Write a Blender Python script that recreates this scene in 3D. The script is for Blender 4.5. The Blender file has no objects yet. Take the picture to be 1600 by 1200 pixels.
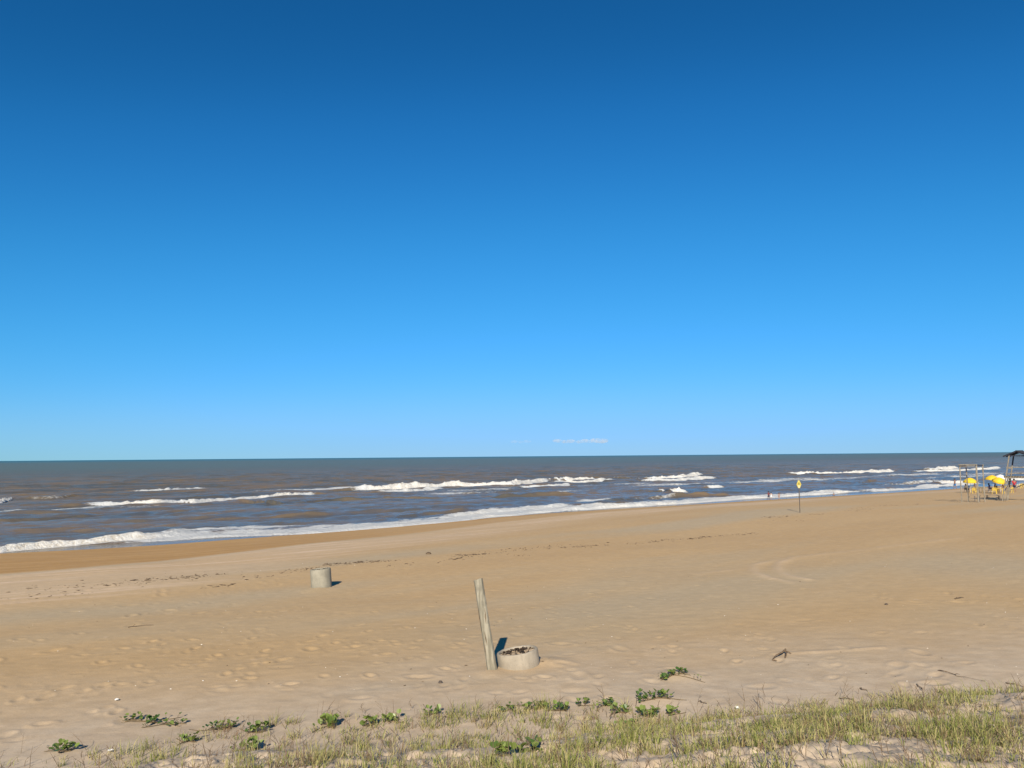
import bpy, bmesh, math, random
import numpy as np
from mathutils import Vector, Matrix

R = math.radians
scene = bpy.context.scene
random.seed(7)
rng = np.random.default_rng(11)

# ------------------------------------------------------------------ camera
FPX = 1200.0                      # focal length in pixels of the 1600 px wide photo
CAM_Z = 8.0                       # metres above sea level
PITCH = math.atan(113.0 / FPX)
ROLL = -math.atan(14.0 / 1600.0)
cam_data = bpy.data.cameras.new("camera")
cam_data.sensor_width = 36.0
cam_data.lens = 36.0 * FPX / 1600.0
cam_data.clip_start = 0.1
cam_data.clip_end = 120000.0
cam = bpy.data.objects.new("camera", cam_data)
scene.collection.objects.link(cam)
CAM_M = Matrix.Translation((0, 0, CAM_Z)) @ Matrix.Rotation(math.pi / 2 + PITCH, 4, 'X') @ Matrix.Rotation(ROLL, 4, 'Z')
cam.matrix_world = CAM_M
scene.camera = cam

# ------------------------------------------------------------------ sky and sun
SUN_EL = R(30.0)
SUN_AZ = (-0.14, -1.0)            # the sun stands behind the camera, slightly to the left
world = bpy.data.worlds.new("World")
scene.world = world
world.use_nodes = True
wn = world.node_tree.nodes
wl = world.node_tree.links
wn.clear()
sky = wn.new("ShaderNodeTexSky")
sky.sky_type = 'NISHITA'
sky.sun_disc = False
sky.sun_elevation = SUN_EL
sky.sun_rotation = math.atan2(SUN_AZ[0], SUN_AZ[1])
sky.altitude = 0.0
sky.air_density = 1.0
sky.dust_density = 0.0
sky.ozone_density = 10.0
# the same colour response for the whole sky (a deep, saturated blue as the camera recorded it)
SKY_TOP = 12.0
sep = wn.new("ShaderNodeVectorMath")
sep.operation = 'SCALE'
sep.inputs['Scale'].default_value = 1.0 / SKY_TOP
wl.new(sky.outputs[0], sep.inputs[0])
crv = wn.new("ShaderNodeRGBCurve")
for _i, _pts in enumerate((
        ((0, 0), (.0425, .0074), (.0583, .0148), (.0967, .0388), (.1775, .094), (.328, .206), (.505, .275), (1, .5)),
        ((0, 0), (.110, .099), (.1517, .164), (.2425, .295), (.400, .4425), (.579, .545), (.656, .558), (1, .75)),
        ((0, 0), (.282, .305), (.3725, .470), (.545, .722), (.67, .87), (.78, 1.0), (1, 1.0)))):
    _c = crv.mapping.curves[_i]
    _c.points[0].location = _pts[0]
    _c.points[1].location = _pts[-1]
    for _q in _pts[1:-1]:
        _c.points.new(*_q)
crv.mapping.update()
wl.new(sep.outputs[0], crv.inputs['Color'])
com = wn.new("ShaderNodeVectorMath")
com.operation = 'SCALE'
com.inputs['Scale'].default_value = SKY_TOP
wl.new(crv.outputs[0], com.inputs[0])
bg = wn.new("ShaderNodeBackground")
bg.inputs['Strength'].default_value = 0.0595
wo = wn.new("ShaderNodeOutputWorld")
wl.new(com.outputs[0], bg.inputs['Color'])
wl.new(bg.outputs[0], wo.inputs['Surface'])

sun_data = bpy.data.lights.new("sun", 'SUN')
sun_data.energy = 5.0
sun_data.angle = R(0.53)
sun_data.color = (1.0, 0.90, 0.75)
sun = bpy.data.objects.new("sun", sun_data)
scene.collection.objects.link(sun)
_sl = math.hypot(*SUN_AZ)
SUN_DIR = Vector((SUN_AZ[0] / _sl * math.cos(SUN_EL), SUN_AZ[1] / _sl * math.cos(SUN_EL), math.sin(SUN_EL)))
sun.rotation_euler = SUN_DIR.to_track_quat('Z', 'Y').to_euler()
sun.location = SUN_DIR * 60

scene.view_settings.view_transform = 'Standard'
scene.view_settings.look = 'None'
scene.view_settings.exposure = 0.6
scene.view_settings.gamma = 1.0
scene.view_settings.use_curve_mapping = False
scene.cycles.max_bounces = 6
scene.cycles.transparent_max_bounces = 8
scene.cycles.volume_bounces = 1
scene.cycles.use_denoising = True

# ------------------------------------------------------------------ helpers
COL = scene.collection


def tag(o, label=None, cat=None, group=None, kind=None):
    if label:
        o["label"] = label
    if cat:
        o["category"] = cat
    if group:
        o["group"] = group
    if kind:
        o["kind"] = kind
    return o


def empty(name, loc, rz=0.0, rot=None):
    o = bpy.data.objects.new(name, None)
    o.empty_display_size = 0.2
    COL.objects.link(o)
    o.location = loc
    o.rotation_euler = rot if rot is not None else (0, 0, rz)
    return o


def mesh_from_np(name, verts, quads=None, tris=None, smooth=True):
    me = bpy.data.meshes.new(name)
    nq = 0 if quads is None else len(quads)
    nt = 0 if tris is None else len(tris)
    me.vertices.add(len(verts))
    me.vertices.foreach_set("co", np.asarray(verts, dtype=np.float32).ravel())
    loops = []
    if nq:
        loops.append(np.asarray(quads, dtype=np.int32).ravel())
    if nt:
        loops.append(np.asarray(tris, dtype=np.int32).ravel())
    loops = np.concatenate(loops)
    me.loops.add(len(loops))
    me.loops.foreach_set("vertex_index", loops)
    starts = np.concatenate([np.arange(nq) * 4, nq * 4 + np.arange(nt) * 3]).astype(np.int32)
    me.polygons.add(nq + nt)
    me.polygons.foreach_set("loop_start", starts)
    me.polygons.foreach_set("use_smooth", np.full(nq + nt, smooth, dtype=bool))
    me.update(calc_edges=True)
    me.validate()
    return me


def attr_f(me, name, vals):
    a = me.attributes.new(name, 'FLOAT', 'POINT')
    a.data.foreach_set("value", np.asarray(vals, dtype=np.float32).ravel())


def attr_v(me, name, vals):
    a = me.attributes.new(name, 'FLOAT_VECTOR', 'POINT')
    a.data.foreach_set("vector", np.asarray(vals, dtype=np.float32).ravel())


class MB:
    """collects shapes that become ONE mesh object"""

    def __init__(self):
        self.v = []
        self.f = []

    def add(self, verts, faces):
        b = len(self.v)
        self.v += [tuple(p) for p in verts]
        self.f += [tuple(b + i for i in f) for f in faces]
        return self

    def beam(self, a, b, w, h, up=(0, 0, 1)):
        """square timber from a to b"""
        a, b = Vector(a), Vector(b)
        d = (b - a).normalized()
        s = d.cross(Vector(up))
        if s.length < 1e-4:
            s = d.cross(Vector((1, 0, 0)))
        s.normalize()
        t = s.cross(d).normalized()
        vs = []
        c = min(w, h) * 0.12
        prof = [(-w / 2 + c, -h / 2), (w / 2 - c, -h / 2), (w / 2, -h / 2 + c), (w / 2, h / 2 - c),
                (w / 2 - c, h / 2), (-w / 2 + c, h / 2), (-w / 2, h / 2 - c), (-w / 2, -h / 2 + c)]
        for p in (a, b):
            for (x, y) in prof:
                vs.append(p + s * x + t * y)
        fs = [tuple(range(7, -1, -1)), tuple(range(8, 16))]
        for i in range(8):
            j = (i + 1) % 8
            fs.append((i, j, 8 + j, 8 + i))
        return self.add(vs, fs)

    def tube(self, pts, rad, n=8, cap=True, jitter=0.0):
        pts = [Vector(p) for p in pts]
        if not hasattr(rad, '__len__'):
            rad = [rad] * len(pts)
        vs, fs = [], []
        for i, p in enumerate(pts):
            d = (pts[min(i + 1, len(pts) - 1)] - pts[max(i - 1, 0)]).normalized()
            s = d.cross(Vector((0, 0, 1)))
            if s.length < 1e-3:
                s = d.cross(Vector((0, 1, 0)))
            s.normalize()
            t = s.cross(d)
            for k in range(n):
                a = 2 * math.pi * k / n
                r = rad[i] * (1 + random.uniform(-jitter, jitter))
                vs.append(p + s * (math.cos(a) * r) + t * (math.sin(a) * r))
        for i in range(len(pts) - 1):
            for k in range(n):
                j = (k + 1) % n
                fs.append((i * n + k, (i + 1) * n + k, (i + 1) * n + j, i * n + j))
        if cap:
            fs.append(tuple(range(n)))
            fs.append(tuple((len(pts) - 1) * n + k for k in range(n - 1, -1, -1)))
        return self.add(vs, fs)

    def lathe(self, prof, n=24, center=(0, 0, 0), closed=False, wob=0.0):
        vs, fs = [], []
        m = len(prof)
        w = [1 + random.uniform(-wob, wob) for _ in range(n)]
        for k in range(n):
            a = 2 * math.pi * k / n
            for (r, z) in prof:
                vs.append((center[0] + r * w[k] * math.cos(a), center[1] + r * w[k] * math.sin(a), center[2] + z))
        for k in range(n):
            j = (k + 1) % n
            for i in range(m if closed else m - 1):
                i2 = (i + 1) % m
                fs.append((k * m + i, j * m + i, j * m + i2, k * m + i2))
        return self.add(vs, fs)

    def ball(self, c, rx, ry, rz, nu=10, nv=7, jit=0.0):
        vs, fs = [], []
        for i in range(nv + 1):
            th = math.pi * i / nv
            for k in range(nu):
                a = 2 * math.pi * k / nu
                q = 1 + random.uniform(-jit, jit)
                vs.append((c[0] + rx * q * math.sin(th) * math.cos(a), c[1] + ry * q * math.sin(th) * math.sin(a),
                           c[2] + rz * q * math.cos(th)))
        for i in range(nv):
            for k in range(nu):
                j = (k + 1) % nu
                fs.append((i * nu + k, (i + 1) * nu + k, (i + 1) * nu + j, i * nu + j))
        return self.add(vs, fs)

    def box(self, c, sx, sy, sz, bev=0.004):
        x, y, z = c
        return self.beam((x - sx / 2, y, z), (x + sx / 2, y, z), sy, sz)

    def build(self, name, mat, parent=None, smooth=False):
        me = bpy.data.meshes.new(name)
        me.from_pydata(self.v, [], self.f)
        bm = bmesh.new()
        bm.from_mesh(me)
        bmesh.ops.remove_doubles(bm, verts=bm.verts, dist=1e-6)
        bmesh.ops.recalc_face_normals(bm, faces=bm.faces)
        bm.to_mesh(me)
        bm.free()
        if smooth:
            for p in me.polygons:
                p.use_smooth = True
        me.materials.append(mat)
        o = bpy.data.objects.new(name, me)
        COL.objects.link(o)
        if parent is not None:
            o.parent = parent
        return o


def copy_tree(o, parent=None):
    c = o.copy()
    COL.objects.link(c)
    c.parent = parent
    for ch in list(o.children):
        copy_tree(ch, c)
    return c


# ---------------- numpy value noise
def _hash(ix, iy, seed):
    h = (ix.astype(np.int64) * 374761393 + iy.astype(np.int64) * 668265263 + seed * 974711) & 0x7fffffff
    h = ((h ^ (h >> 13)) * 1274126177) & 0x7fffffff
    h = (h ^ (h >> 16)) & 0x7fffffff
    return (h & 0xffffff) / float(0xffffff)


def vnoise(x, y, seed=0):
    x = np.asarray(x, dtype=np.float64)
    y = np.asarray(y, dtype=np.float64)
    ix, iy = np.floor(x), np.floor(y)
    fx, fy = x - ix, y - iy
    fx = fx * fx * fx * (fx * (fx * 6 - 15) + 10)
    fy = fy * fy * fy * (fy * (fy * 6 - 15) + 10)
    a = _hash(ix, iy, seed)
    b = _hash(ix + 1, iy, seed)
    c = _hash(ix, iy + 1, seed)
    d = _hash(ix + 1, iy + 1, seed)
    return (a * (1 - fx) + b * fx) * (1 - fy) + (c * (1 - fx) + d * fx) * fy      # 0..1


def fbm(x, y, seed=0, oct=4, gain=0.5):
    s, a, t, f = 0.0, 1.0, 0.0, 1.0
    for o in range(oct):
        s = s + a * (vnoise(x * f + 17.3 * o, y * f - 9.1 * o, seed + o) - 0.5)
        t += a
        a *= gain
        f *= 2.03
    return s / t * 2            # about -1..1


def sstep(a, b, x):
    t = np.clip((np.asarray(x, dtype=np.float64) - a) / (b - a), 0, 1)
    return t * t * (3 - 2 * t)


# ---------------- pixel of the photo -> direction, point at a given height
def ray(px, py):
    d = CAM_M.to_3x3() @ Vector(((px - 800.0) / FPX, -(py - 600.0) / FPX, -1.0))
    return d.normalized()


def on_plane(px, py, z=0.0):
    d = ray(px, py)
    t = (z - CAM_Z) / d.z
    return d.x * t, d.y * t


# ------------------------------------------------------------------ lie of the land
TX, TY = 0.811, 0.584             # along the shore
NX, NY = -0.584, 0.811            # out to sea
Y0 = 98.0


def uv_of(x, y):
    return x * TX + (y - Y0) * TY, x * NX + (y - Y0) * NY


def xy_of(u, v):
    return u * TX + v * NX, Y0 + u * TY + v * NY


_shore_px = [(-60, 869), (0, 866), (200, 857), (300, 849), (400, 841), (500, 834), (600, 826), (700, 817), (800, 807), (900, 800),
             (1000, 794), (1100, 788), (1200, 781.5), (1300, 776), (1400, 770), (1480, 765), (1600, 757)]
_su, _sv = [], []
for _p in _shore_px:
    _x, _y = on_plane(*_p)
    _u, _v = uv_of(_x, _y)
    _su.append(_u)
    _sv.append(_v)
_su, _sv = np.array(_su), np.array(_sv)
_ug = np.linspace(_su[0], _su[-1], 400)
_vg = np.interp(_ug, _su, _sv)
_k = np.exp(-0.5 * (np.arange(-20, 21) / 7.0) ** 2)
_vg = np.convolve(np.pad(_vg, 20, mode='edge'), _k / _k.sum(), mode='valid')


def shore_off(u):
    return np.interp(u, _ug, _vg)


_ps = np.array([-40000, -400, -60, -20, 0, 8, 20, 33, 46, 65, 75, 120, 400, 40000], dtype=float)
_pz = np.array([-9, -6, -2.0, -0.85, 0, 0.55, 1.42, 2.15, 2.50, 3.25, 3.5, 4.0, 4.4, 4.6], dtype=float)
_sg = np.linspace(-100, 160, 1041)
_zg = np.interp(_sg, _ps, _pz)
_k = np.exp(-0.5 * (np.arange(-40, 41) / 14.0) ** 2)
_zg = np.convolve(np.pad(_zg, 40, mode='edge'), _k / _k.sum(), mode='valid')


def profile(s):
    z = np.interp(s, _ps, _pz)
    z2 = np.interp(s, _sg, _zg)
    w = sstep(-95, -60, s) * (1 - sstep(120, 150, s))
    return z * (1 - w) + z2 * w


MOUNDS = []        # (x, y, radius, height) small heaps and scours round the objects
TRACKS = []        # wheel tracks: lists of points


def dune_e(x, y):
    return (13.6 + 0.18 * x - y) * 0.984


def print_cells(x, y, cell, chance, seed, depth, rad):
    """old footprints: one soft hollow with a low rim in some cells of a grid"""
    ix, iy = np.floor(x / cell), np.floor(y / cell)
    on = _hash(ix, iy, seed) < chance
    cx = (ix + 0.3 + 0.4 * _hash(ix, iy, seed + 1)) * cell
    cy = (iy + 0.3 + 0.4 * _hash(ix, iy, seed + 2)) * cell
    a = _hash(ix, iy, seed + 3) * np.pi
    dx, dy = x - cx, y - cy
    p = (dx * np.cos(a) + dy * np.sin(a)) / (rad * 1.35)
    q = (-dx * np.sin(a) + dy * np.cos(a)) / (rad * 0.75)
    r2 = p * p + q * q
    k = depth * (0.15 + 1.7 * _hash(ix, iy, seed + 4) ** 2)
    return np.where(on, k * (-np.exp(-r2 * 1.6) + 0.55 * np.exp(-(np.sqrt(r2) - 1.55) ** 2 * 6)), 0.0)


def terrain(x, y, detail=True):
    x = np.asarray(x, dtype=np.float64)
    y = np.asarray(y, dtype=np.float64)
    u, v = uv_of(x, y)
    s = -(v - shore_off(u))
    z = profile(s)
    e = dune_e(x, y)
    e = e + 0.9 * fbm(x / 4.0, y / 4.0, 40, 2) * sstep(-3, 2, e)
    ec = np.clip(e, 0, 13.6)
    z = z + 0.205 * ec * sstep(-0.2, 1.2, e)
    land = sstep(0.5, 6, s)
    z = z + land * (0.10 * fbm(x / 14.0, y / 14.0, 3, 3) + 0.020 * fbm(x / 2.6, y / 2.6, 5, 3))
    dn = sstep(-0.3, 1.6, e) * (1 - sstep(30, 60, e))
    if detail:
        lump = np.abs(fbm(x / 0.5, y / 0.5, 21, 4, 0.55))
        z = z + dn * (0.19 * (0.35 - lump) + 0.10 * fbm(x / 1.9, y / 1.9, 23, 2))
        bz = sstep(30, 44, s) * (1 - dn * 0.8)
        z = z + bz * print_cells(x, y, 0.85, 0.26, 61, 0.015, 0.14)
        z = z + bz * print_cells(x + 0.37, y + 0.61, 1.15, 0.25, 71, 0.020, 0.19)
        patch = sstep(0.02, 0.3, fbm(x / 5.0, y / 5.0, 77, 2))
        z = z + bz * patch * print_cells(x + 0.2, y + 0.3, 0.55, 0.5, 81, 0.020, 0.12)
        z = z + bz * 0.006 * fbm(x / 0.5, y / 0.3, 83, 2)
    for (mx, my, mr, mh) in MOUNDS:
        z = z + mh * np.exp(-(((x - mx) ** 2 + (y - my) ** 2) / (mr * mr)))
    return z


def tz(x, y):
    return float(terrain(np.array([x]), np.array([y]))[0])


def ground(px, py):
    """where the sight line through this photo pixel meets the sand"""
    d = ray(px, py)
    h = math.hypot(d.x, d.y)
    t = np.concatenate([np.arange(3, 40, 0.02), np.arange(40, 400, 0.1)])
    xs, ys, zs = d.x / h * t, d.y / h * t, CAM_Z + d.z / h * t
    g = terrain(xs, ys, detail=False)
    below = np.where(zs < g)[0]
    i = below[0] if len(below) else len(t) - 1
    x, y = float(xs[i]), float(ys[i])
    return Vector((x, y, tz(x, y)))


def px_m(p):
    """metres per photo pixel at a point"""
    fwd = CAM_M.to_3x3() @ Vector((0, 0, -1))
    return (Vector(p) - Vector((0, 0, CAM_Z))).dot(fwd) / FPX


# ------------------------------------------------------------------ materials
def mat_new(name):
    m = bpy.data.materials.new(name)
    m.use_nodes = True
    nt = m.node_tree
    nt.nodes.clear()
    return m, nt, nt.nodes, nt.links


class NB:
    """short hand for building node trees"""

    def __init__(self, nt):
        self.nt, self.n, self.l = nt, nt.nodes, nt.links

    def _in(self, sock, val):
        if isinstance(val, bpy.types.NodeSocket):
            self.l.new(val, sock)
        elif val is not None:
            sock.default_value = val

    def math(self, op, a, b=None, c=None, clamp=False):
        n = self.n.new("ShaderNodeMath")
        n.operation = op
        n.use_clamp = clamp
        self._in(n.inputs[0], a)
        self._in(n.inputs[1], b)
        self._in(n.inputs[2], c)
        return n.outputs[0]

    def vmath(self, op, a, b=None):
        n = self.n.new("ShaderNodeVectorMath")
        n.operation = op
        self._in(n.inputs[0], a)
        self._in(n.inputs[1], b)
        return n.outputs['Value'] if op == 'DOT_PRODUCT' else n.outputs[0]

    def noise(self, vec, scale, detail=3, rough=0.55, dist=0.0):
        n = self.n.new("ShaderNodeTexNoise")
        self._in(n.inputs['Vector'], vec)
        n.inputs['Scale'].default_value = scale
        n.inputs['Detail'].default_value = detail
        n.inputs['Roughness'].default_value = rough
        n.inputs['Distortion'].default_value = dist
        return n.outputs['Fac']

    def vor(self, vec, scale, feature='F1'):
        n = self.n.new("ShaderNodeTexVoronoi")
        n.feature = feature
        self._in(n.inputs['Vector'], vec)
        n.inputs['Scale'].default_value = scale
        return n.outputs['Distance']

    def ramp(self, fac, a, b, lo=0.0, hi=1.0):
        n = self.n.new("ShaderNodeMapRange")
        n.interpolation_type = 'SMOOTHSTEP'
        self._in(n.inputs['Value'], fac)
        n.inputs['From Min'].default_value = a
        n.inputs['From Max'].default_value = b
        n.inputs['To Min'].default_value = lo
        n.inputs['To Max'].default_value = hi
        return n.outputs[0]

    def mix(self, fac, a, b):
        n = self.n.new("ShaderNodeMix")
        n.data_type = 'RGBA'
        self._in(n.inputs[0], fac)
        for s, val in ((n.inputs[6], a), (n.inputs[7], b)):
            if isinstance(val, bpy.types.NodeSocket):
                self.l.new(val, s)
            else:
                s.default_value = (*val[:3], 1)
        return n.outputs[2]

    def attr(self, name, out='Fac'):
        n = self.n.new("ShaderNodeAttribute")
        n.attribute_name = name
        return n.outputs[out]

    def pos(self):
        return self.n.new("ShaderNodeNewGeometry").outputs['Position']

    def obj(self):
        return self.n.new("ShaderNodeTexCoord").outputs['Object']

    def mul(self, vec, xyz):
        return self.vmath('MULTIPLY', vec, xyz)

    def bump(self, h, strength, dist, normal=None):
        n = self.n.new("ShaderNodeBump")
        n.inputs['Strength'].default_value = strength
        n.inputs['Distance'].default_value = dist
        self._in(n.inputs['Height'], h)
        if normal is not None:
            self.l.new(normal, n.inputs['Normal'])
        return n.outputs[0]

    def out(self, shader, volume=False):
        o = self.n.new("ShaderNodeOutputMaterial")
        self.l.new(shader, o.inputs['Volume' if volume else 'Surface'])

    def principled(self, color, rough, normal=None, spec=0.5, ior=None, **kw):
        n = self.n.new("ShaderNodeBsdfPrincipled")
        if isinstance(color, bpy.types.NodeSocket):
            self.l.new(color, n.inputs['Base Color'])
        else:
            n.inputs['Base Color'].default_value = (*color[:3], 1)
        self._in(n.inputs['Roughness'], rough)
        n.inputs['Specular IOR Level'].default_value = spec
        if ior:
            n.inputs['IOR'].default_value = ior
        if normal is not None:
            self.l.new(normal, n.inputs['Normal'])
        for k, val in kw.items():
            self._in(n.inputs[k.replace('_', ' ')], val)
        return n.outputs[0]


def simple(name, col, rough=0.6, var=0.18, scale=6.0, bump=0.0, spec=0.4, stretch=(1, 1, 1)):
    m, nt, _, _ = mat_new(name)
    b = NB(nt)
    p = b.mul(b.obj(), stretch)
    n1 = b.noise(p, scale, 5, 0.6)
    f = b.ramp(n1, 0.3, 0.7)
    c = b.mix(f, tuple(v * (1 - var) for v in col), tuple(min(1, v * (1 + var)) for v in col))
    nrm = b.bump(n1, 0.6, bump) if bump else None
    b.out(b.principled(c, rough, nrm, spec))
    return m


# sand -------------------------------------------------------------
def make_sand():
    m, nt, _, _ = mat_new("sand")
    b = NB(nt)
    P = b.pos()
    US = b.attr("shore_uv", 'Vector')          # (along shore, inland) in metres
    damp = b.attr("damp")
    pale = b.attr("pale")
    grey = b.attr("grey")
    dune = b.attr("dune")
    track = b.attr("track")
    tan = (0.440, 0.302, 0.153)
    tan2 = (0.420, 0.284, 0.141)
    n_big = b.noise(b.mul(US, (0.05, 0.16, 1)), 1.0, 4, 0.55)
    c = b.mix(b.ramp(n_big, 0.35, 0.65), tan2, tan)
    # patches of greyer, paler blown sand
    c = b.mix(b.math('MULTIPLY', grey, 0.85), c, (0.385, 0.302, 0.190))
    # tide lines: thin bands parallel to the water
    st = b.noise(b.mul(US, (0.07, 1.6, 1)), 1.0, 5, 0.65, 0.3)
    c = b.mix(b.math('MULTIPLY', pale, 0.5), c, (0.52, 0.385, 0.25))
    lines = b.math('MULTIPLY', b.ramp(st, 0.50, 0.66), pale)
    c = b.mix(lines, c, (0.60, 0.45, 0.31))
    st2 = b.noise(b.mul(US, (0.10, 2.1, 3)), 1.0, 5, 0.7, 0.2)
    dark = b.math('MULTIPLY', b.ramp(st2, 0.56, 0.72), pale)
    c = b.mix(b.math('MULTIPLY', dark, 0.45), c, (0.22, 0.165, 0.11))
    # damp sand below the tide line
    dn = b.noise(b.mul(US, (0.12, 0.7, 1)), 1.0, 5, 0.6, 0.4)
    dcol = b.mix(b.ramp(dn, 0.35, 0.7), (0.365, 0.208, 0.068), (0.430, 0.258, 0.098))
    c = b.mix(damp, c, dcol)
    # dune sand: paler, greyer, dry
    ndn = b.noise(P, 1.7, 5, 0.6)
    dcol2 = b.mix(b.ramp(ndn, 0.3, 0.7), (0.41, 0.32, 0.222), (0.475, 0.385, 0.28))
    c = b.mix(dune, c, dcol2)
    c = b.mix(b.math('MULTIPLY', track, 0.5), c, (0.50, 0.37, 0.24))
    # small streaks left by the wind and old prints, grain
    g1 = b.noise(b.mul(P, (2.2, 3.4, 2)), 1.0, 5, 0.62)
    g1f = b.ramp(g1, 0.35, 0.68, 0.94, 1.045)
    sp = b.noise(P, 38.0, 2, 0.6)
    spf = b.ramp(sp, 0.3, 0.7, 0.93, 1.05)
    fl = b.noise(b.mul(P, (3.0, 5.0, 3)), 1.0, 3, 0.5, 0.6)
    fleck = b.math('MULTIPLY', b.ramp(fl, 0.66, 0.73), b.math('SUBTRACT', 1.0, damp))
    c = b.mix(b.math('MULTIPLY', fleck, 0.40), c, (0.56, 0.42, 0.28))
    k = b.math('MULTIPLY', g1f, spf)
    comb = b.n.new("ShaderNodeCombineXYZ")
    for i in range(3):
        b.l.new(k, comb.inputs[i])
    c = b.vmath('MULTIPLY', c, comb.outputs[0])
    rough = b.ramp(damp, 0.0, 1.0, 0.95, 0.88)
    h1 = b.noise(P, 9.0, 5, 0.65)
    h2 = b.noise(b.mul(P, (1, 2.2, 1)), 2.4, 4, 0.6)
    nrm = b.bump(h1, 0.5, 0.012)
    nrm = b.bump(h2, 0.5, 0.012, nrm)
    b.out(b.principled(c, rough, nrm, 0.25))
    return m


# sea --------------------------------------------------------------
def make_water():
    m, nt, _, _ = mat_new("sea_water")
    b = NB(nt)
    P = b.pos()
    UV = b.attr("shore_uv", 'Vector')          # (along shore, offshore)
    foam = b.attr("foam")
    sep = b.n.new("ShaderNodeSeparateXYZ")
    b.l.new(UV, sep.inputs[0])
    off = sep.outputs[1]
    nb = b.noise(b.mul(UV, (0.006, 0.020, 1)), 1.0, 4, 0.55)
    o2 = b.math('ADD', off, b.math('MULTIPLY', b.math('SUBTRACT', nb, 0.5), 420.0))
    far = b.ramp(o2, 140.0, 900.0)
    vfar = b.ramp(off, 900.0, 7000.0)
    nb2 = b.noise(b.mul(UV, (0.03, 0.10, 1)), 1.0, 4, 0.6)
    brown = b.mix(b.ramp(nb2, 0.35, 0.65), (0.084, 0.078, 0.064), (0.150, 0.110, 0.070))
    c = b.mix(far, brown, (0.098, 0.092, 0.068))
    c = b.mix(vfar, c, (0.040, 0.085, 0.095))
    # ripples finer than the mesh
    w1 = b.noise(b.mul(UV, (0.55, 1.3, 1)), 1.0, 6, 0.62, 0.2)
    w2 = b.noise(b.mul(UV, (0.09, 0.26, 1)), 1.0, 4, 0.6)
    w3 = b.noise(b.mul(UV, (2.2, 4.5, 1)), 1.0, 4, 0.6)
    calm = b.ramp(off, 0.5, 14.0, 0.12, 1.0)
    nrm = b.bump(b.math('MULTIPLY', w1, calm), 1.0, 0.18)
    nrm = b.bump(b.math('MULTIPLY', w2, b.ramp(off, 60.0, 250.0)), 1.0, 0.7, nrm)
    nrm = b.bump(b.math('MULTIPLY', w3, calm), 1.0, 0.05, nrm)
    water = b.principled(c, b.ramp(off, 0.0, 600.0, 0.08, 0.22), nrm, 0.5, 1.33, Specular_IOR_Level=b.ramp(off, 6.0, 150.0, 0.42, 0.08))
    # wind-roughened, silty water scatters back light as well as mirroring the sky
    body = b.n.new("ShaderNodeBsdfDiffuse")
    b.l.new(b.mix(far, c, b.mix(vfar, (0.088, 0.114, 0.092), (0.040, 0.122, 0.150))), body.inputs['Color'])
    b.l.new(nrm, body.inputs['Normal'])
    wm = b.n.new("ShaderNodeMixShader")
    b.l.new(b.ramp(off, 5.0, 160.0, 0.32, 0.60), wm.inputs[0])
    b.l.new(water, wm.inputs[1])
    b.l.new(body.outputs[0], wm.inputs[2])
    water = wm.outputs[0]
    # foam: threshold of lacy noise against the amount of foam
    f1 = b.noise(b.mul(UV, (0.9, 1.7, 1)), 1.0, 7, 0.70, 0.5)
    f2 = b.vor(b.mul(UV, (0.9, 1.8, 1)), 1.0, 'DISTANCE_TO_EDGE')
    lace = b.math('ADD', b.math('MULTIPLY', f1, 0.9), b.math('MULTIPLY', f2, 0.45))
    amt = b.math('SUBTRACT', b.math('MULTIPLY', foam, 1.10), lace)
    # stray whitecaps out at sea
    wc = b.noise(b.mul(UV, (0.085, 0.24, 1)), 1.0, 5, 0.62, 0.3)
    wcs = b.math('MULTIPLY', b.ramp(wc, 0.735, 0.765), b.ramp(off, 60.0, 140.0))
    mask = b.math('MAXIMUM', b.ramp(amt, -0.16, 0.17), b.math('MULTIPLY', wcs, 0.75))
    fb = b.noise(b.mul(P, (1, 1, 1)), 2.6, 6, 0.7)
    fcol = b.mix(b.ramp(fb, 0.3, 0.6), (0.46, 0.41, 0.33), (0.66, 0.65, 0.61))
    fcol = b.mix(b.ramp(foam, 0.75, 1.0), (0.52, 0.53, 0.52), fcol)
    fn = b.bump(fb, 1.0, 0.30)
    fo = b.principled(fcol, 0.85, fn, 0.2)
    mx = b.n.new("ShaderNodeMixShader")
    b.l.new(mask, mx.inputs[0])
    b.l.new(water, mx.inputs[1])
    b.l.new(fo, mx.inputs[2])
    b.out(mx.outputs[0])
    return m


def make_weathered(name, light, dark, scale=1.0, stretch=(14, 14, 1.2)):
    m, nt, _, _ = mat_new(name)
    b = NB(nt)
    o = b.obj()
    g = b.noise(b.mul(o, stretch), 1.0 * scale, 6, 0.65, 0.3)
    pch = b.noise(o, 3.2 * scale, 4, 0.6)
    c = b.mix(b.ramp(g, 0.36, 0.62), dark, light)
    c = b.mix(b.ramp(pch, 0.5, 0.68, 0.0, 0.65), c, tuple(v * 0.55 for v in light))
    nrm = b.bump(g, 0.9, 0.012)
    b.out(b.principled(c, 0.88, nrm, 0.25))
    return m


def make_concrete(name, col):
    m, nt, _, _ = mat_new(name)
    b = NB(nt)
    o = b.obj()
    n1 = b.noise(o, 3.0, 6, 0.65)
    n2 = b.noise(o, 30.0, 3, 0.6)
    n3 = b.noise(b.mul(o, (5, 5, 0.7)), 1.0, 4, 0.6)
    c = b.mix(b.ramp(n1, 0.35, 0.68), tuple(v * 0.86 for v in col), tuple(v * 1.08 for v in col))
    c = b.mix(b.ramp(n3, 0.48, 0.72, 0, 0.6), c, tuple(v * 0.62 for v in col))
    pit = b.ramp(n2, 0.62, 0.72)
    c = b.mix(b.math('MULTIPLY', pit, 0.45), c, tuple(v * 0.4 for v in col))
    nrm = b.bump(n2, 0.6, 0.006)
    nrm = b.bump(n1, 0.4, 0.02, nrm)
    b.out(b.principled(c, 0.92, nrm, 0.2))
    return m


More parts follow.
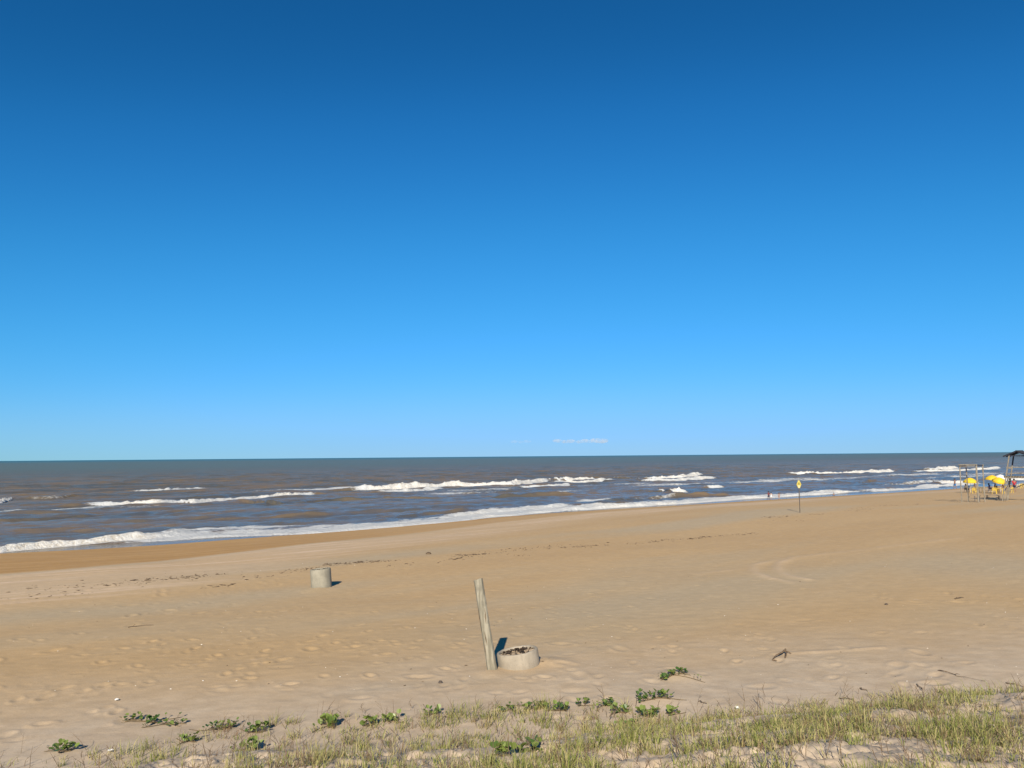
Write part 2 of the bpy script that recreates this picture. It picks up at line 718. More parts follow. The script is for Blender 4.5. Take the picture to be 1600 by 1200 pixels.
def make_leafy(name, c1, c2, attr="tint", transl=0.3, rough=0.5, c3=None):
    m, nt, _, _ = mat_new(name)
    b = NB(nt)
    t = b.attr(attr, 'Fac')
    c = b.mix(b.ramp(t, 0.0, 0.6), c1, c2)
    if c3:
        c = b.mix(b.ramp(t, 0.62, 0.95), c, c3)
    p = b.principled(c, rough, None, 0.35)
    tr = b.n.new("ShaderNodeBsdfTranslucent")
    b.l.new(c, tr.inputs[0])
    mx = b.n.new("ShaderNodeMixShader")
    mx.inputs[0].default_value = transl
    b.l.new(p, mx.inputs[1])
    b.l.new(tr.outputs[0], mx.inputs[2])
    b.out(mx.outputs[0])
    return m


M = {}
M['sand'] = make_sand()
M['water'] = make_water()
M['post'] = make_weathered("weathered_post_wood", (0.30, 0.275, 0.212), (0.17, 0.155, 0.115))
M['timber'] = make_weathered("grey_timber", (0.29, 0.255, 0.20), (0.17, 0.15, 0.115), 1.0, (9, 9, 1.5))
M['dark_timber'] = simple("dark_paint_shade_timber", (0.030, 0.035, 0.055), 0.7, 0.3, 8, 0.004)  # navy paint; also stands in for shade at the back post heads
M['roof'] = simple("dark_roof_sheet", (0.028, 0.027, 0.030), 0.75, 0.35, 5, 0.004)
M['concrete'] = make_concrete("pale_concrete", (0.30, 0.262, 0.205))
M['concrete2'] = make_concrete("grey_concrete", (0.25, 0.232, 0.182))
M['litter'] = simple("dead_leaves", (0.055, 0.036, 0.022), 0.9, 0.5, 20)
M['driftwood'] = make_weathered("driftwood", (0.20, 0.14, 0.085), (0.06, 0.04, 0.024), 2.0)
M['twig'] = simple("dry_twig", (0.10, 0.07, 0.045), 0.9, 0.3, 12)
M['seaweed'] = simple("dried_seaweed", (0.095, 0.066, 0.040), 0.9, 0.5, 3)
M['shell'] = simple("shell_white", (0.72, 0.68, 0.60), 0.6, 0.1, 3)
M['white'] = simple("white_plastic", (0.58, 0.58, 0.56), 0.4, 0.04, 3)
M['stone'] = simple("dark_stone", (0.07, 0.055, 0.045), 0.85, 0.3, 9, 0.01)
M['yellow'] = simple("yellow_plastic", (0.60, 0.42, 0.06), 0.45, 0.08, 3)
M['yellow_cloth'] = simple("yellow_canvas", (0.60, 0.40, 0.02), 0.75, 0.08, 4)
M['white_cloth'] = simple("white_canvas", (0.58, 0.57, 0.55), 0.8, 0.05, 4)
M['pole_white'] = simple("pale_metal", (0.6, 0.6, 0.58), 0.4, 0.05, 4)
M['sign_yellow'] = simple("sign_yellow", (0.40, 0.32, 0.045), 0.5, 0.12, 5)
M['sign_pale'] = simple("sign_pale_yellow", (0.46, 0.42, 0.22), 0.5, 0.08, 5)
M['sign_dark'] = simple("sign_olive_print", (0.17, 0.15, 0.02), 0.6, 0.1, 5)
M['sign_post'] = simple("dark_sign_post", (0.085, 0.075, 0.065), 0.8, 0.35, 6, 0.004, 0.3, (6, 6, 1))
M['leaf'] = make_leafy("vine_leaf", (0.052, 0.105, 0.022), (0.165, 0.215, 0.050), transl=0.22, rough=0.4)
M['vine_stem'] = simple("vine_runner", (0.12, 0.085, 0.04), 0.8, 0.3, 10)
M['grass'] = make_leafy("dune_grass", (0.205, 0.235, 0.050), (0.410, 0.355, 0.155), transl=0.3, rough=0.6, c3=(0.20, 0.125, 0.07))
M['dry_stalk'] = simple("dry_stalk", (0.135, 0.095, 0.060), 0.9, 0.35, 9)


def flat(name, col, rough=0.75):
    return simple(name, col, rough, 0.12, 9)


# ------------------------------------------------------------------ fixed spots on the sand (found from the photo)
POST = ground(769, 1047)
RING1 = ground(811, 1046)
RING1 = Vector((RING1.x, RING1.y + 0.44, 0))
RING2 = ground(498.3, 920.3)
RING2 = Vector((RING2.x, RING2.y + 0.44, 0))
MOUNDS += [(POST.x - 0.05, POST.y - 0.25, 0.4, 0.035), (RING1.x + 0.75, RING1.y + 0.15, 0.45, 0.07),
           (RING1.x - 0.1, RING1.y - 0.7, 0.5, -0.02), (RING2.x, RING2.y - 0.75, 0.6, 0.05)]
_v = ground(1052, 1056)
MOUNDS.append((_v.x + 0.1, _v.y, 0.4, 0.09))
_v = ground(1022, 1092)
MOUNDS.append((_v.x, _v.y, 0.4, 0.07))
for _q in ([(1194, 879), (1180, 883), (1176.5, 888), (1181, 896), (1203, 904), (1234, 910)],
           [(1236, 874), (1219, 880), (1215, 886), (1217, 893), (1234, 901), (1262, 906)],
           [(1194, 879), (1247, 870), (1350, 859), (1469, 843)],
           [(1236, 874), (1275, 868), (1381, 856), (1500, 841)],
           [(1090, 897), (1140, 891), (1178, 887)],
           [(1215, 1022), (1300, 1018), (1380, 1012)]):
    TRACKS.append([ground(*p) for p in _q])


# ------------------------------------------------------------------ the beach: one sheet, inland, dune, beach and sea bed
def build_beach():
    ang = np.concatenate([np.arange(-46, 46.001, 0.105), np.arange(49, 312, 3.0)])
    ang = np.radians(ang)
    rr = [0.4]
    while rr[-1] < 4000:
        r = rr[-1]
        k = 0.05 if r < 6 else (0.0048 if r < 34 else (0.0075 if r < 230 else 0.05))
        rr.append(r * (1 + k))
    rr = np.array(rr)
    A, RR = np.meshgrid(ang, rr)
    x, y = RR * np.sin(A), RR * np.cos(A)
    z = terrain(x, y)
    u, v = uv_of(x, y)
    s = -(v - shore_off(u))
    na, nr = len(ang), len(rr)
    tr = np.zeros_like(x)
    near = (RR > 12) & (RR < 120) & (np.cos(A) > 0)
    nx_, ny_ = x[near], y[near]
    tv = np.zeros_like(nx_)
    for ti, line in enumerate(TRACKS):
        w = 0.24 if ti < 5 else 0.10
        pts = np.array([(p.x, p.y) for p in line])
        best = np.full_like(nx_, 1e9)
        for a, bq in zip(pts[:-1], pts[1:]):
            d = bq - a
            t = np.clip(((nx_ - a[0]) * d[0] + (ny_ - a[1]) * d[1]) / (d @ d), 0, 1)
            dd = np.hypot(nx_ - a[0] - t * d[0], ny_ - a[1] - t * d[1])
            best = np.minimum(best, dd)
        tv = np.maximum(tv, np.exp(-(best / w) ** 2) * (1.0 if ti < 2 else 0.55))
    tv *= 0.45 + 0.75 * vnoise(nx_ / 0.9, ny_ / 0.9, 90)
    tr[near] = tv
    z = z + tr * 0.05
    verts = np.stack([x, y, z], -1).reshape(-1, 3)
    i = np.arange(nr - 1)[:, None] * na
    j = np.arange(na)[None, :]
    j2 = (j + 1) % na
    quads = np.stack([i + j, i + j2, i + na + j2, i + na + j], -1).reshape(-1, 4)
    quads = quads[:, ::-1]
    centre = np.array([[0, 0, tz(0, 0)]])
    verts = np.concatenate([verts, centre])
    ci = len(verts) - 1
    jj = np.arange(na)
    tris = np.stack([jj, np.full(na, ci), (jj + 1) % na], -1)
    me = mesh_from_np("beach", verts, quads, tris)

    def full(a):
        return np.concatenate([a.ravel(), [0.0]])

    wob = 1.6 * fbm(u / 25.0, s / 9.0, 101, 3)
    left = 1 - sstep(-20, 55, u)
    left = 1 - sstep(-45, 0, u)
    sb = np.interp(u, [-70, -52, -33, -8, 30, 80], [34, 30.5, 19, 12, 9, 7])      # upper edge of the damp sand
    damp = (1 - sstep(-0.8, 0.8, s - sb + 0.6 * wob)) * (0.40 + 0.60 * left)
    damp = np.maximum(damp, (1 - sstep(0.5, 4.5, s + 0.5 * wob)) * 1.0)
    pale = sstep(-1, 2, s - sb + wob) * (1 - sstep(9, 16, s - sb + wob)) * (0.35 + 0.65 * np.clip(fbm(u / 30, s / 6, 104, 2) + 0.6, 0, 1))
    grey = np.clip(fbm(u / 34.0, s / 7.5, 110, 4) * 1.8 + 0.10, 0, 1) * sstep(26, 36, s)
    tide = np.exp(-((s + 0.6 * wob - sb - 1.0) / 0.9) ** 2) * left
    grey = np.maximum(grey, tide)
    for (gx, gy, lu, ls, am) in ((60, 962, 5, 2.2, 1), (180, 955, 5, 2.0, 1), (300, 945, 4, 2.0, 1), (400, 932, 4, 2.0, 1), (480, 921, 4, 1.6, .9), (100, 920, 8, 2.5, .6),
                                 (1480, 880, 6, 4, 1), (1560, 885, 6, 5, 1), (1420, 885, 5, 3, .7), (1500, 960, 3, 2, .5), (620, 1080, 1.6, .5, .9), (900, 1020, 2.5, .6, .7),
                                 (1250, 1040, 3.0, .6, .8), (1000, 1075, 3.0, .5, .8), (750, 1070, 2.0, .5, .7)):
        gp = ground(gx, gy)
        gu, gv = uv_of(gp.x, gp.y)
        gs = -(gv - float(shore_off(gu)))
        rr2 = ((u - gu) / lu) ** 2 + ((s - gs + 0.4 * wob) / ls) ** 2
        grey = np.maximum(grey, am * np.exp(-rr2))
    e = dune_e(x, y)
    dune = sstep(-9.0, 1.2, e + 1.0 * fbm(x / 2.0, y / 2.0, 120, 3))
    for nme, a in (("damp", damp), ("pale", pale), ("grey", grey), ("dune", dune), ("track", tr)):
        attr_f(me, nme, full(a))
    attr_v(me, "shore_uv", np.concatenate([np.stack([u, s, 0 * u], -1).reshape(-1, 3), [[0, 0, 0]]]))
    me.materials.append(M['sand'])
    o = bpy.data.objects.new("beach", me)
    COL.objects.link(o)
    tag(o, "tan sand beach sloping from the grassy dune down to the sea", kind="structure")
    return o


build_beach()

# ------------------------------------------------------------------ the sea: one sheet to the horizon
BREAKERS = [   # foot of the wave in photo pixels, height m, foam 0..1, back slope m, foam reach behind the crest m
    ([(-60, 868), (0, 864), (60, 858), (120, 853), (180, 848), (240, 843), (268, 840)], 0.68, 1.0, 3.5, 0.5),
    ([(262, 840), (300, 832), (370, 828), (405, 824)], 0.45, 0.62, 4, 2.0),
    ([(170, 851), (262, 845), (330, 840), (430, 836.5), (520, 832.5), (600, 826), (700, 817), (800, 806), (880, 799), (960, 794), (1030, 790)], 0.30, 0.72, 8, 6.5),
    ([(880, 799.5), (960, 794), (1060, 788), (1150, 781), (1240, 775.5), (1310, 771), (1352, 768)], 0.45, 0.82, 7, 6.0),
    ([(700, 811), (790, 801), (880, 793), (900, 791)], 0.5, 0.8, 5, 3.0),
    ([(1360, 768.5), (1400, 766), (1450, 762.5), (1482, 759), (1540, 756)], 0.4, 0.85, 5, 3.0),
    ([(1370, 758), (1440, 756), (1475, 752)], 0.8, 0.45, 5, 0.5),
    ([(133, 790.5), (170, 789.5), (240, 787.5), (275, 785), (300, 786), (350, 782), (400, 778), (440, 776), (490, 773)], 1.05, 1.0, 5, 0.8),
    ([(380, 784), (450, 788), (520, 782), (620, 780), (700, 778)], 0.95, 0.0, 6, 0.0),
    ([(-60, 788), (0, 786), (20, 780)], 1.0, 1.0, 5, 1.0),
    ([(40, 780), (80, 779), (118, 776)], 0.9, 0.36, 5, 0.3),
    ([(200, 768), (265, 767), (292, 764), (330, 763)], 0.95, 0.62, 5, 0.3),
    ([(555, 766), (600, 764.5), (640, 763), (680, 761), (740, 759), (800, 759), (860, 752)], 1.55, 0.97, 6, 2.0),
    ([(590, 770), (640, 768), (695, 763)], 0.75, 0.78, 5, 0.5),
    ([(815, 762), (870, 760), (892, 757)], 0.95, 0.85, 5, 1.0),
    ([(846, 751), (890, 752), (934, 750)], 1.4, 1.0, 7, 1.5),
    ([(865, 755), (920, 754), (960, 750)], 0.9, 0.9, 5, 1.5),
    ([(968, 747), (1020, 748), (1070, 747), (1100, 742)], 1.35, 1.0, 7, 1.5),
    ([(1005, 752), (1060, 751), (1120, 747)], 0.9, 0.88, 6, 1.5),
    ([(1036, 769), (1058, 770), (1078, 769)], 1.25, 1.0, 5, 1.0),
    ([(1108, 762), (1134, 761)], 0.9, 0.75, 5, 0.5),
    ([(990, 780), (1030, 778), (1065, 777)], 0.8, 0.42, 5, 0.4),
    ([(1070, 777), (1110, 776), (1160, 774)], 0.75, 0.0, 5, 0.0),
    ([(930, 785), (960, 784), (1000, 781)], 0.7, 0.25, 5, 0.3),
    ([(1238, 741), (1290, 742), (1340, 740), (1400, 736)], 1.35, 1.0, 7, 1.5),
    ([(1446, 734), (1475, 734), (1500, 732)], 1.7, 1.0, 7, 1.5),
    ([(1432, 737), (1480, 736), (1530, 734), (1566, 733)], 0.8, 0.85, 6, 1.5),
    ([(1548, 732), (1566, 731)], 0.9, 0.8, 6, 1.0),
    ([(1560, 751), (1600, 750), (1660, 748)], 1.2, 1.0, 6, 2.0),
    ([(1476, 756), (1500, 755), (1534, 754)], 0.8, 0.95, 5, 2.0),
    ([(600, 812), (660, 806), (740, 800)], 0.4, 0.0, 4, 0.0),
    ([(330, 812), (420, 808), (520, 804)], 0.45, 0.0, 5, 0.0),
    ([(20, 830), (90, 828), (170, 823)], 0.5, 0.0, 5, 0.0),
    ([(0, 815), (60, 812), (150, 806)], 0.55, 0.0, 6, 0.0),
    ([(780, 780), (830, 778), (900, 775)], 0.8, 0.0, 6, 0.0),
    ([(1300, 756), (1340, 755), (1380, 752)], 0.6, 0.0, 6, 0.0),
]
PATCHES = [   # loose lacy foam left behind by a wave: pixel, half length, half width in metres, amount
    (70, 797, 16, 5, 0.50), (150, 794, 14, 4, 0.42), (480, 766, 22, 8, 0.50), (540, 764, 14, 6, 0.52), (760, 765, 16, 7, 0.48),
    (690, 750, 6, 3, 0.7), (1250, 749, 40, 12, 0.46), (1190, 752, 22, 8, 0.50), (1320, 747, 40, 10, 0.40), (720, 770, 14, 5, 0.42),
    (930, 783, 5, 2.5, 0.55), (330, 829, 8, 2.5, 0.62), (400, 826, 8, 2.5, 0.60), (1150, 742, 5, 3, 0.7), (1420, 742, 40, 10, 0.45),
    (1500, 745, 40, 10, 0.42), (1540, 740, 30, 9, 0.42), (880, 768, 12, 5, 0.40), (960, 757, 25, 7, 0.45), (1060, 757, 25, 6, 0.42),
    (150, 776, 10, 3, 0.42), (480, 826, 9, 2, 0.5), (1540, 764, 10, 3, 0.55),
]


def build_sea():
    us = [-105.0]
    while us[-1] < 250:
        us.append(us[-1] + 0.45)
    st = 0.45
    while us[-1] < 45000:
        st *= 1.012 if us[-1] < 600 else 1.08
        us.append(us[-1] + st)
    lo = [-105.0]
    st = 0.45
    while lo[-1] > -45000:
        st *= 1.02 if lo[-1] > -250 else 1.10
        lo.append(lo[-1] - st)
    us = np.array(lo[:0:-1] + us)
    vs = [-7.0, -5.0, -3.0, -2.0, -1.4]
    while vs[-1] < 45000:
        v = vs[-1]
        if v < 14:
            d = 0.20
        elif v < 60:
            d = 0.27
        elif v < 220:
            d = 0.27 + (v - 60) * 0.0042
        elif v < 500:
            d = 1.0 + (v - 220) * 0.012
        else:
            d = v * 0.02
        vs.append(v + d)
    vs = np.array(vs)
    U, V = np.meshgrid(us, vs)
    DU = np.gradient(us)[None, :] * np.ones_like(V)
    DV = np.gradient(vs)[:, None] * np.ones_like(U)
    cell = np.maximum(DU, DV)
    VV = V + shore_off(U)
    x, y = xy_of(U, VV)
    act = (cell < 9) & (V > -1)
    u, v, c = U[act], V[act], cell[act]
    z = np.zeros_like(u)
    foam = np.zeros_like(u)
    # long swell running in, meandering crests of uneven height
    grow = sstep(2, 30, v) * (0.55 + 0.45 * (1 - sstep(220, 420, v)))
    ph = v / 27.0 + 1.1 * fbm(u / 70.0, v / 60.0, 201, 3) + u * 0.004
    am = 0.10 + 0.62 * np.clip(fbm(u / 38.0, v / 26.0, 203, 2) + 0.45, 0, 1)
    w = (np.sin(2 * np.pi * ph) * 0.5 + 0.5) ** 2.2
    z += grow * am * 0.72 * (w - 0.3)
    ph = v / 12.5 + 0.9 * fbm(u / 26.0, v / 30.0, 211, 3) - u * 0.015
    am = np.clip(fbm(u / 17.0, v / 13.0, 213, 2) + 0.4, 0, 1)
    w = (np.sin(2 * np.pi * ph) * 0.5 + 0.5) ** 1.8
    z += sstep(1, 16, v) * am * 0.15 * (w - 0.35)
    # wind chop
    r2 = np.random.default_rng(5)
    for k in range(34):
        lam = 1.3 * (9.0 ** r2.random())
        a = math.radians(r2.normal(8, 32))
        ku, kv = math.sin(a) / lam, math.cos(a) / lam
        amp = 0.0055 * lam ** 0.9 * sstep(1.5, 12, v) * (1 - sstep(0.25, 0.5, c / lam))
        z += amp * np.sin(2 * np.pi * (u * ku + v * kv) + r2.random() * 6.28)
    n_front = fbm(u / 1.7, v / 1.7, 221, 4, 0.6)
    n_lump = fbm(u / 0.9, v / 0.55, 231, 4, 0.6)
    n_len = fbm(u / 6.0, v / 14.0, 241, 3)
    n_rag = fbm(u / 2.2, v / 9.0, 243, 3)
    for bi, (pts, H, fo, back, reach) in enumerate(BREAKERS):
        pu, pv = [], []
        for p in pts:
            X, Y = on_plane(*p)
            a, b = uv_of(X, Y)
            pu.append(a)
            pv.append(b - float(shore_off(a)))
        o = np.argsort(pu)
        pu, pv = np.array(pu)[o], np.array(pv)[o]
        L = pu[-1] - pu[0]
        sel = (u > pu[0] - 0.25 * L - 3) & (u < pu[-1] + 0.25 * L + 3) & (v > pv.min() - 8) & (v < pv.max() + 40)
        if not sel.any():
            continue
        uu, v2 = u[sel], v[sel]
        wv = 0.8 + 0.35 * H
        vc = np.interp(uu, pu, pv) + np.clip(uu - pu[0], -8, 0) * (pv[1] - pv[0]) / max(pu[1] - pu[0], 1e-3) * 0.3 \
            + wv * 0.30 * n_front[sel] + 0.9 * n_len[sel]
        q = v2 - np.maximum(vc, 0.15)
        soft = min(0.18 * L, 9.0) + 0.6
        end = sstep(pu[0] - soft * 0.55, pu[0] + soft * 0.75, uu) * (1 - sstep(pu[-1] - soft * 0.75, pu[-1] + soft * 0.6, uu))
        wf = 0.55 + 0.60 * H
        h = sstep(0, wf, q) * np.where(q > wf, np.exp(-np.clip(q - wf, 0, 1e3) / back), 1.0)
        hm = 0.72 * H * (0.74 + 0.45 * n_len[sel] + 0.38 * n_rag[sel])
        wide = sstep(pu[0] - 0.22 * L - 2, pu[0] + 0.12 * L, uu) * (1 - sstep(pu[-1] - 0.12 * L, pu[-1] + 0.22 * L + 2, uu))
        z[sel] += hm * h * (0.55 * wide + 0.45 * end)
        # trough in front and foam
        z[sel] -= 0.10 * H * np.exp(-((q + 1.5) / 1.6) ** 2) * wide * sstep(2, 8, v2)
        if fo > 0:
            ff = sstep(-0.35 - 0.3 * H, 0.15, q) * (1 - sstep(wf + 0.25 + reach * 0.4, wf + 0.9 + reach * 1.25, q + (0.5 + 0.30 * reach) * n_front[sel]))
            ff = ff * fo * end * (1.0 + 0.28 * n_len[sel])
            foam[sel] = np.maximum(foam[sel], np.clip(ff, 0, 1.1))
            z[sel] += ff * np.clip(n_lump[sel] + 0.15, -0.3, 1) * 0.42 * min(H, 1.2) * sstep(0.1, wf * 0.8, q)
    for (px, py, lu, lv, am) in PATCHES:
        X, Y = on_plane(px, py)
        a, b = uv_of(X, Y)
        b -= float(shore_off(a))
        r_ = ((u - a) / lu) ** 2 + ((v - b) / lv) ** 2
        foam = np.maximum(foam, 1.28 * am * np.exp(-r_ * 1.2) * (1.0 + 0.4 * n_len))
    # thin film of froth where the water runs out on the sand
    edge = np.exp(-((v - 0.25 - 0.25 * n_front) / 0.22) ** 2) * np.clip(0.25 + 0.9 * fbm(u / 13.0, v * 0 + 3, 251, 3), 0, 0.62)
    foam = np.maximum(foam, edge)
    z *= sstep(-0.6, 0.9, v)
    Z = np.zeros_like(U)
    F = np.zeros_like(U)
    Z[act] = z
    F[act] = foam
    verts = np.stack([x, y, Z], -1).reshape(-1, 3)
    nu, nv = len(us), len(vs)
    i = np.arange(nv - 1)[:, None] * nu
    j = np.arange(nu - 1)[None, :]
    quads = np.stack([i + j, i + j + 1, i + nu + j + 1, i + nu + j], -1).reshape(-1, 4)
    me = mesh_from_np("sea", verts, quads)
    attr_f(me, "foam", F)
    attr_v(me, "shore_uv", np.stack([U, V, 0 * U], -1))
    me.materials.append(M['water'])
    o = bpy.data.objects.new("sea", me)
    COL.objects.link(o)
    tag(o, "brown and blue-grey sea with lines of white breakers", kind="structure")
    print("SEA", nu, nv, nu * nv)
    return o


build_sea()
# ------------------------------------------------------------------ helpers for placing things seen in the photo
def proj(p):
    q = CAM_M.inverted() @ Vector(p)
    return 800 + FPX * q.x / -q.z, 600 - FPX * q.y / -q.z


def height_to(p, py):
    """how tall something standing at p is if its top shows at photo row py"""
    return (proj(p)[1] - py) * px_m(p)


def along(p, d, px):
    """distance from p in direction d until the photo column px is reached"""
    lo, hi = 0.0, 12.0
    s0 = proj(p)[0] < px
    for _ in range(40):
        mid = (lo + hi) / 2
        if (proj(Vector(p) + Vector(d) * mid)[0] < px) == s0:
            lo = mid
        else:
            hi = mid
    return lo


T3 = Vector((TX, TY, 0))
W3 = Vector((-NX, -NY, 0))        # landward


def set_ground(p):
    return Vector((p.x, p.y, tz(p.x, p.y)))


# ------------------------------------------------------------------ wooden post
def build_post():
    base = POST
    top_h = height_to(base, 907) * 1.0
    lean = -21.0 * px_m(base)
    root = empty("wooden_post", base)
    tag(root, "leaning weathered grey-green wooden post stuck in the sand beside a concrete ring", "post")
    mb = MB()
    n, rings = 14, 26
    r0 = 8.6 * px_m(base)
    ph = [random.uniform(0, 6.28) for _ in range(4)]
    vs, fs = [], []
    for i in range(rings + 1):
        t = i / rings
        z = -0.45 + t * (top_h + 0.45)
        f = (z / top_h)
        cx, cy = lean * f, -0.06 * f
        for k in range(n):
            a = 2 * math.pi * k / n
            sq = 1.0 / max(abs(math.cos(a)), abs(math.sin(a))) ** 0.55          # squared-off log
            r = r0 * (0.93 - 0.10 * t) * sq * (1 + 0.035 * math.sin(3 * a + ph[0] + 2.2 * t) + 0.03 * math.sin(7 * a + ph[1] + 5 * t)
                                              + 0.02 * math.sin(11 * t + ph[2] + a) + random.uniform(-0.022, 0.022))
            zz = z + (0.05 * math.cos(a + 0.4) * 0.6 + random.uniform(-.012, .012) if i == rings else 0)
            vs.append((cx + r * math.cos(a), cy + r * math.sin(a), zz))
    for i in range(rings):
        for k in range(n):
            j = (k + 1) % n
            fs.append((i * n + k, i * n + j, (i + 1) * n + j, (i + 1) * n + k))
    c = len(vs)
    vs.append((lean, -0.06, top_h - 0.005))
    for k in range(n):
        fs.append((rings * n + k, rings * n + (k + 1) % n, c))
    mb.add(vs, fs)
    o = mb.build("trunk", M['post'], root, smooth=False)
    # long drying cracks, splinters standing off the edge
    mc = MB()
    for _ in range(7):
        a = random.uniform(3.4, 6.0)
        z0 = random.uniform(0.2, top_h * 0.75)
        ln = random.uniform(0.2, 0.55)
        pts = []
        for q in range(5):
            z = z0 + ln * q / 4
            f = z / top_h
            t = (z + 0.45) / (top_h + 0.45)
            sq = 1.0 / max(abs(math.cos(a)), abs(math.sin(a))) ** 0.55
            r = r0 * (0.93 - 0.10 * t) * sq * 1.005
            aa = a + random.uniform(-.03, .03)
            pts.append((lean * f + r * math.cos(aa), -0.06 * f + r * math.sin(aa), z))
        mc.tube(pts, [0.001, 0.006, 0.008, 0.006, 0.001], 5)
    mc.build("crack", M['driftwood'], root)
    return root


build_post()


# ------------------------------------------------------------------ concrete well rings
def build_ring(c, r, h, wall, tilt, mat, label, fill_drop, leaves, tilt_dir=0.0):
    z = tz(c.x, c.y)
    root = empty("concrete_ring", (c.x, c.y, z), rot=(R(-1.5), R(-tilt), 0))
    tag(root, label, "concrete ring", "concrete rings half buried in the sand")
    prof = [(r - wall, -0.5), (r, -0.5), (r + 0.004, 0.0), (r, h - 0.03), (r - 0.012, h - 0.008), (r - 0.03, h),
            (r - wall + 0.02, h - 0.002), (r - wall + 0.004, h - 0.015), (r - wall, h - 0.05)]
    n = 56
    vs, fs = [], []
    m = len(prof)
    ph = random.uniform(0, 6)
    for k in range(n):
        a = 2 * math.pi * k / n
        wob = 1 + 0.006 * math.sin(3 * a + ph) + random.uniform(-0.004, 0.004)
        chip = 0.012 * max(0.0, math.sin(5 * a + ph) - 0.55) + random.uniform(0, 0.006)
        for (rr, zz) in prof:
            vs.append((rr * wob * math.cos(a), rr * wob * math.sin(a), zz - (chip if zz > h - 0.06 else 0)))
    for k in range(n):
        j = (k + 1) % n
        for i in range(m):
            i2 = (i + 1) % m
            fs.append((k * m + i, j * m + i, j * m + i2, k * m + i2))
    MB().add(vs, fs).build("wall", mat, root, smooth=True)
    # sand that has blown in
    rr_, aa_ = 9, 28
    vs, fs = [(0, 0, h - fill_drop)], []
    for i in range(1, rr_ + 1):
        for k in range(aa_):
            q = (r - wall + 0.006) * i / rr_
            a = 2 * math.pi * k / aa_
            vs.append((q * math.cos(a), q * math.sin(a),
                       h - fill_drop + random.uniform(-0.012, 0.012) + 0.03 * math.sin(2 * a + 1) * i / rr_))
    for k in range(aa_):
        fs.append((0, 1 + k, 1 + (k + 1) % aa_))
    for i in range(rr_ - 1):
        for k in range(aa_):
            a0, a1 = 1 + i * aa_ + k, 1 + i * aa_ + (k + 1) % aa_
            fs.append((a0, a0 + aa_, a1 + aa_, a1))
    MB().add(vs, fs).build("sand_fill", M['fill_sand'], root, smooth=True)
    if leaves:
        ml = MB()
        for _ in range(leaves):
            q = (r - wall - 0.02) * math.sqrt(random.random())
            a = random.uniform(0, 6.283)
            if random.random() < 0.6:
                a = random.uniform(0.5, 3.3)              # most of it lies along the far side
                q = (r - wall - 0.01) * random.uniform(0.45, 0.98)
            x, y = q * math.cos(a), q * math.sin(a)
            s = random.uniform(0.025, 0.07)
            b = random.uniform(0, 6.28)
            zz = h - fill_drop + random.uniform(0.004, 0.045)
            dx, dy = math.cos(b) * s, math.sin(b) * s
            lift = random.uniform(-0.03, 0.03)
            ml.add([(x - dx, y - dy, zz), (x + dy * .5, y - dx * .5, zz + 0.012), (x + dx, y + dy, zz + lift), (x - dy * .5, y + dx * .5, zz + 0.015),
                    (x, y, zz - 0.008)],
                   [(0, 1, 2, 3), (0, 4, 1), (1, 4, 2), (2, 4, 3), (3, 4, 0)])
        lo = ml.build("dead_leaves", M['litter'], root)
        lo["kind"] = "stuff"
    return root


M['fill_sand'] = simple("sand_in_ring", (0.38, 0.29, 0.19), 0.95, 0.22, 14, 0.01, 0.2)
_r1 = 32.5 * px_m((RING1.x, RING1.y, tz(RING1.x, RING1.y)))
build_ring(RING1, _r1, 0.31, 0.075, 8.0, M['concrete'],
           "low pale concrete ring filled with sand and dark leaves, beside the leaning post", 0.07, 95)
_r2 = 15.8 * px_m((RING2.x, RING2.y, tz(RING2.x, RING2.y)))
build_ring(RING2, _r2, 0.76, 0.07, 5.0, M['concrete2'],
           "tall grey concrete ring standing alone on the open sand", 0.07, 40)


# ------------------------------------------------------------------ yellow warning sign
def build_sign():
    p = ground(1250, 801)
    k = px_m(p)
    H = height_to(p, 750.8)
    root = empty("warning_sign", p, rz=math.atan2(-p.x, p.y) * 0.6)
    tag(root, "yellow kite-shaped beach warning sign on a tall dark post", "sign")
    MB().tube([(0, 0, -0.5), (0, 0, H * 0.5), (0.02, 0, H - 0.08)], [0.055, 0.05, 0.048], 10).build("post", M['sign_post'], root)
    w = 3.4 * k
    top, mid, bot = H, H - 6.2 * k, H - 12.2 * k
    y0, y1 = -0.075, -0.055

    def plate(outline, name, mat, ya, yb, par):
        n = len(outline)
        vs = [(x, ya, z) for x, z in outline] + [(x, yb, z) for x, z in outline]
        fs = [tuple(range(n)), tuple(range(2 * n - 1, n - 1, -1))]
        for i in range(n):
            j = (i + 1) % n
            fs.append((i, n + i, n + j, j))
        return MB().add(vs, fs).build(name, mat, par)

    board = plate([(-0.28 * w, top), (0.28 * w, top), (w, mid + 0.1 * w), (w, mid - 0.3 * w), (0.32 * w, bot), (-0.32 * w, bot),
                   (-w, mid - 0.3 * w), (-w, mid + 0.1 * w)], "board", M['sign_yellow'], y0, y1, root)
    plate([(-0.62 * w, mid - 0.42 * w), (0.62 * w, mid - 0.42 * w), (0.26 * w, bot + 0.1 * w), (-0.26 * w, bot + 0.1 * w)],
          "lower_panel", M['sign_pale'], y0 - 0.006, y0 - 0.002, board)
    plate([(-0.2 * w, top - 0.35 * w), (0.2 * w, top - 0.35 * w), (0.12 * w, top - 0.8 * w), (-0.12 * w, top - 0.8 * w)],
          "top_panel", M['sign_pale'], y0 - 0.006, y0 - 0.002, board)
    plate([(0, mid + 0.85 * w), (0.48 * w, mid - 0.05 * w), (-0.48 * w, mid - 0.05 * w)], "symbol", M['sign_dark'], y0 - 0.006, y0 - 0.002, board)
    for z in (mid + 0.2, mid - 0.2):
        MB().beam((-w * 0.5, -0.05, z), (w * 0.5, -0.05, z), 0.012, 0.04).build("bracket", M['sign_post'], root)


build_sign()


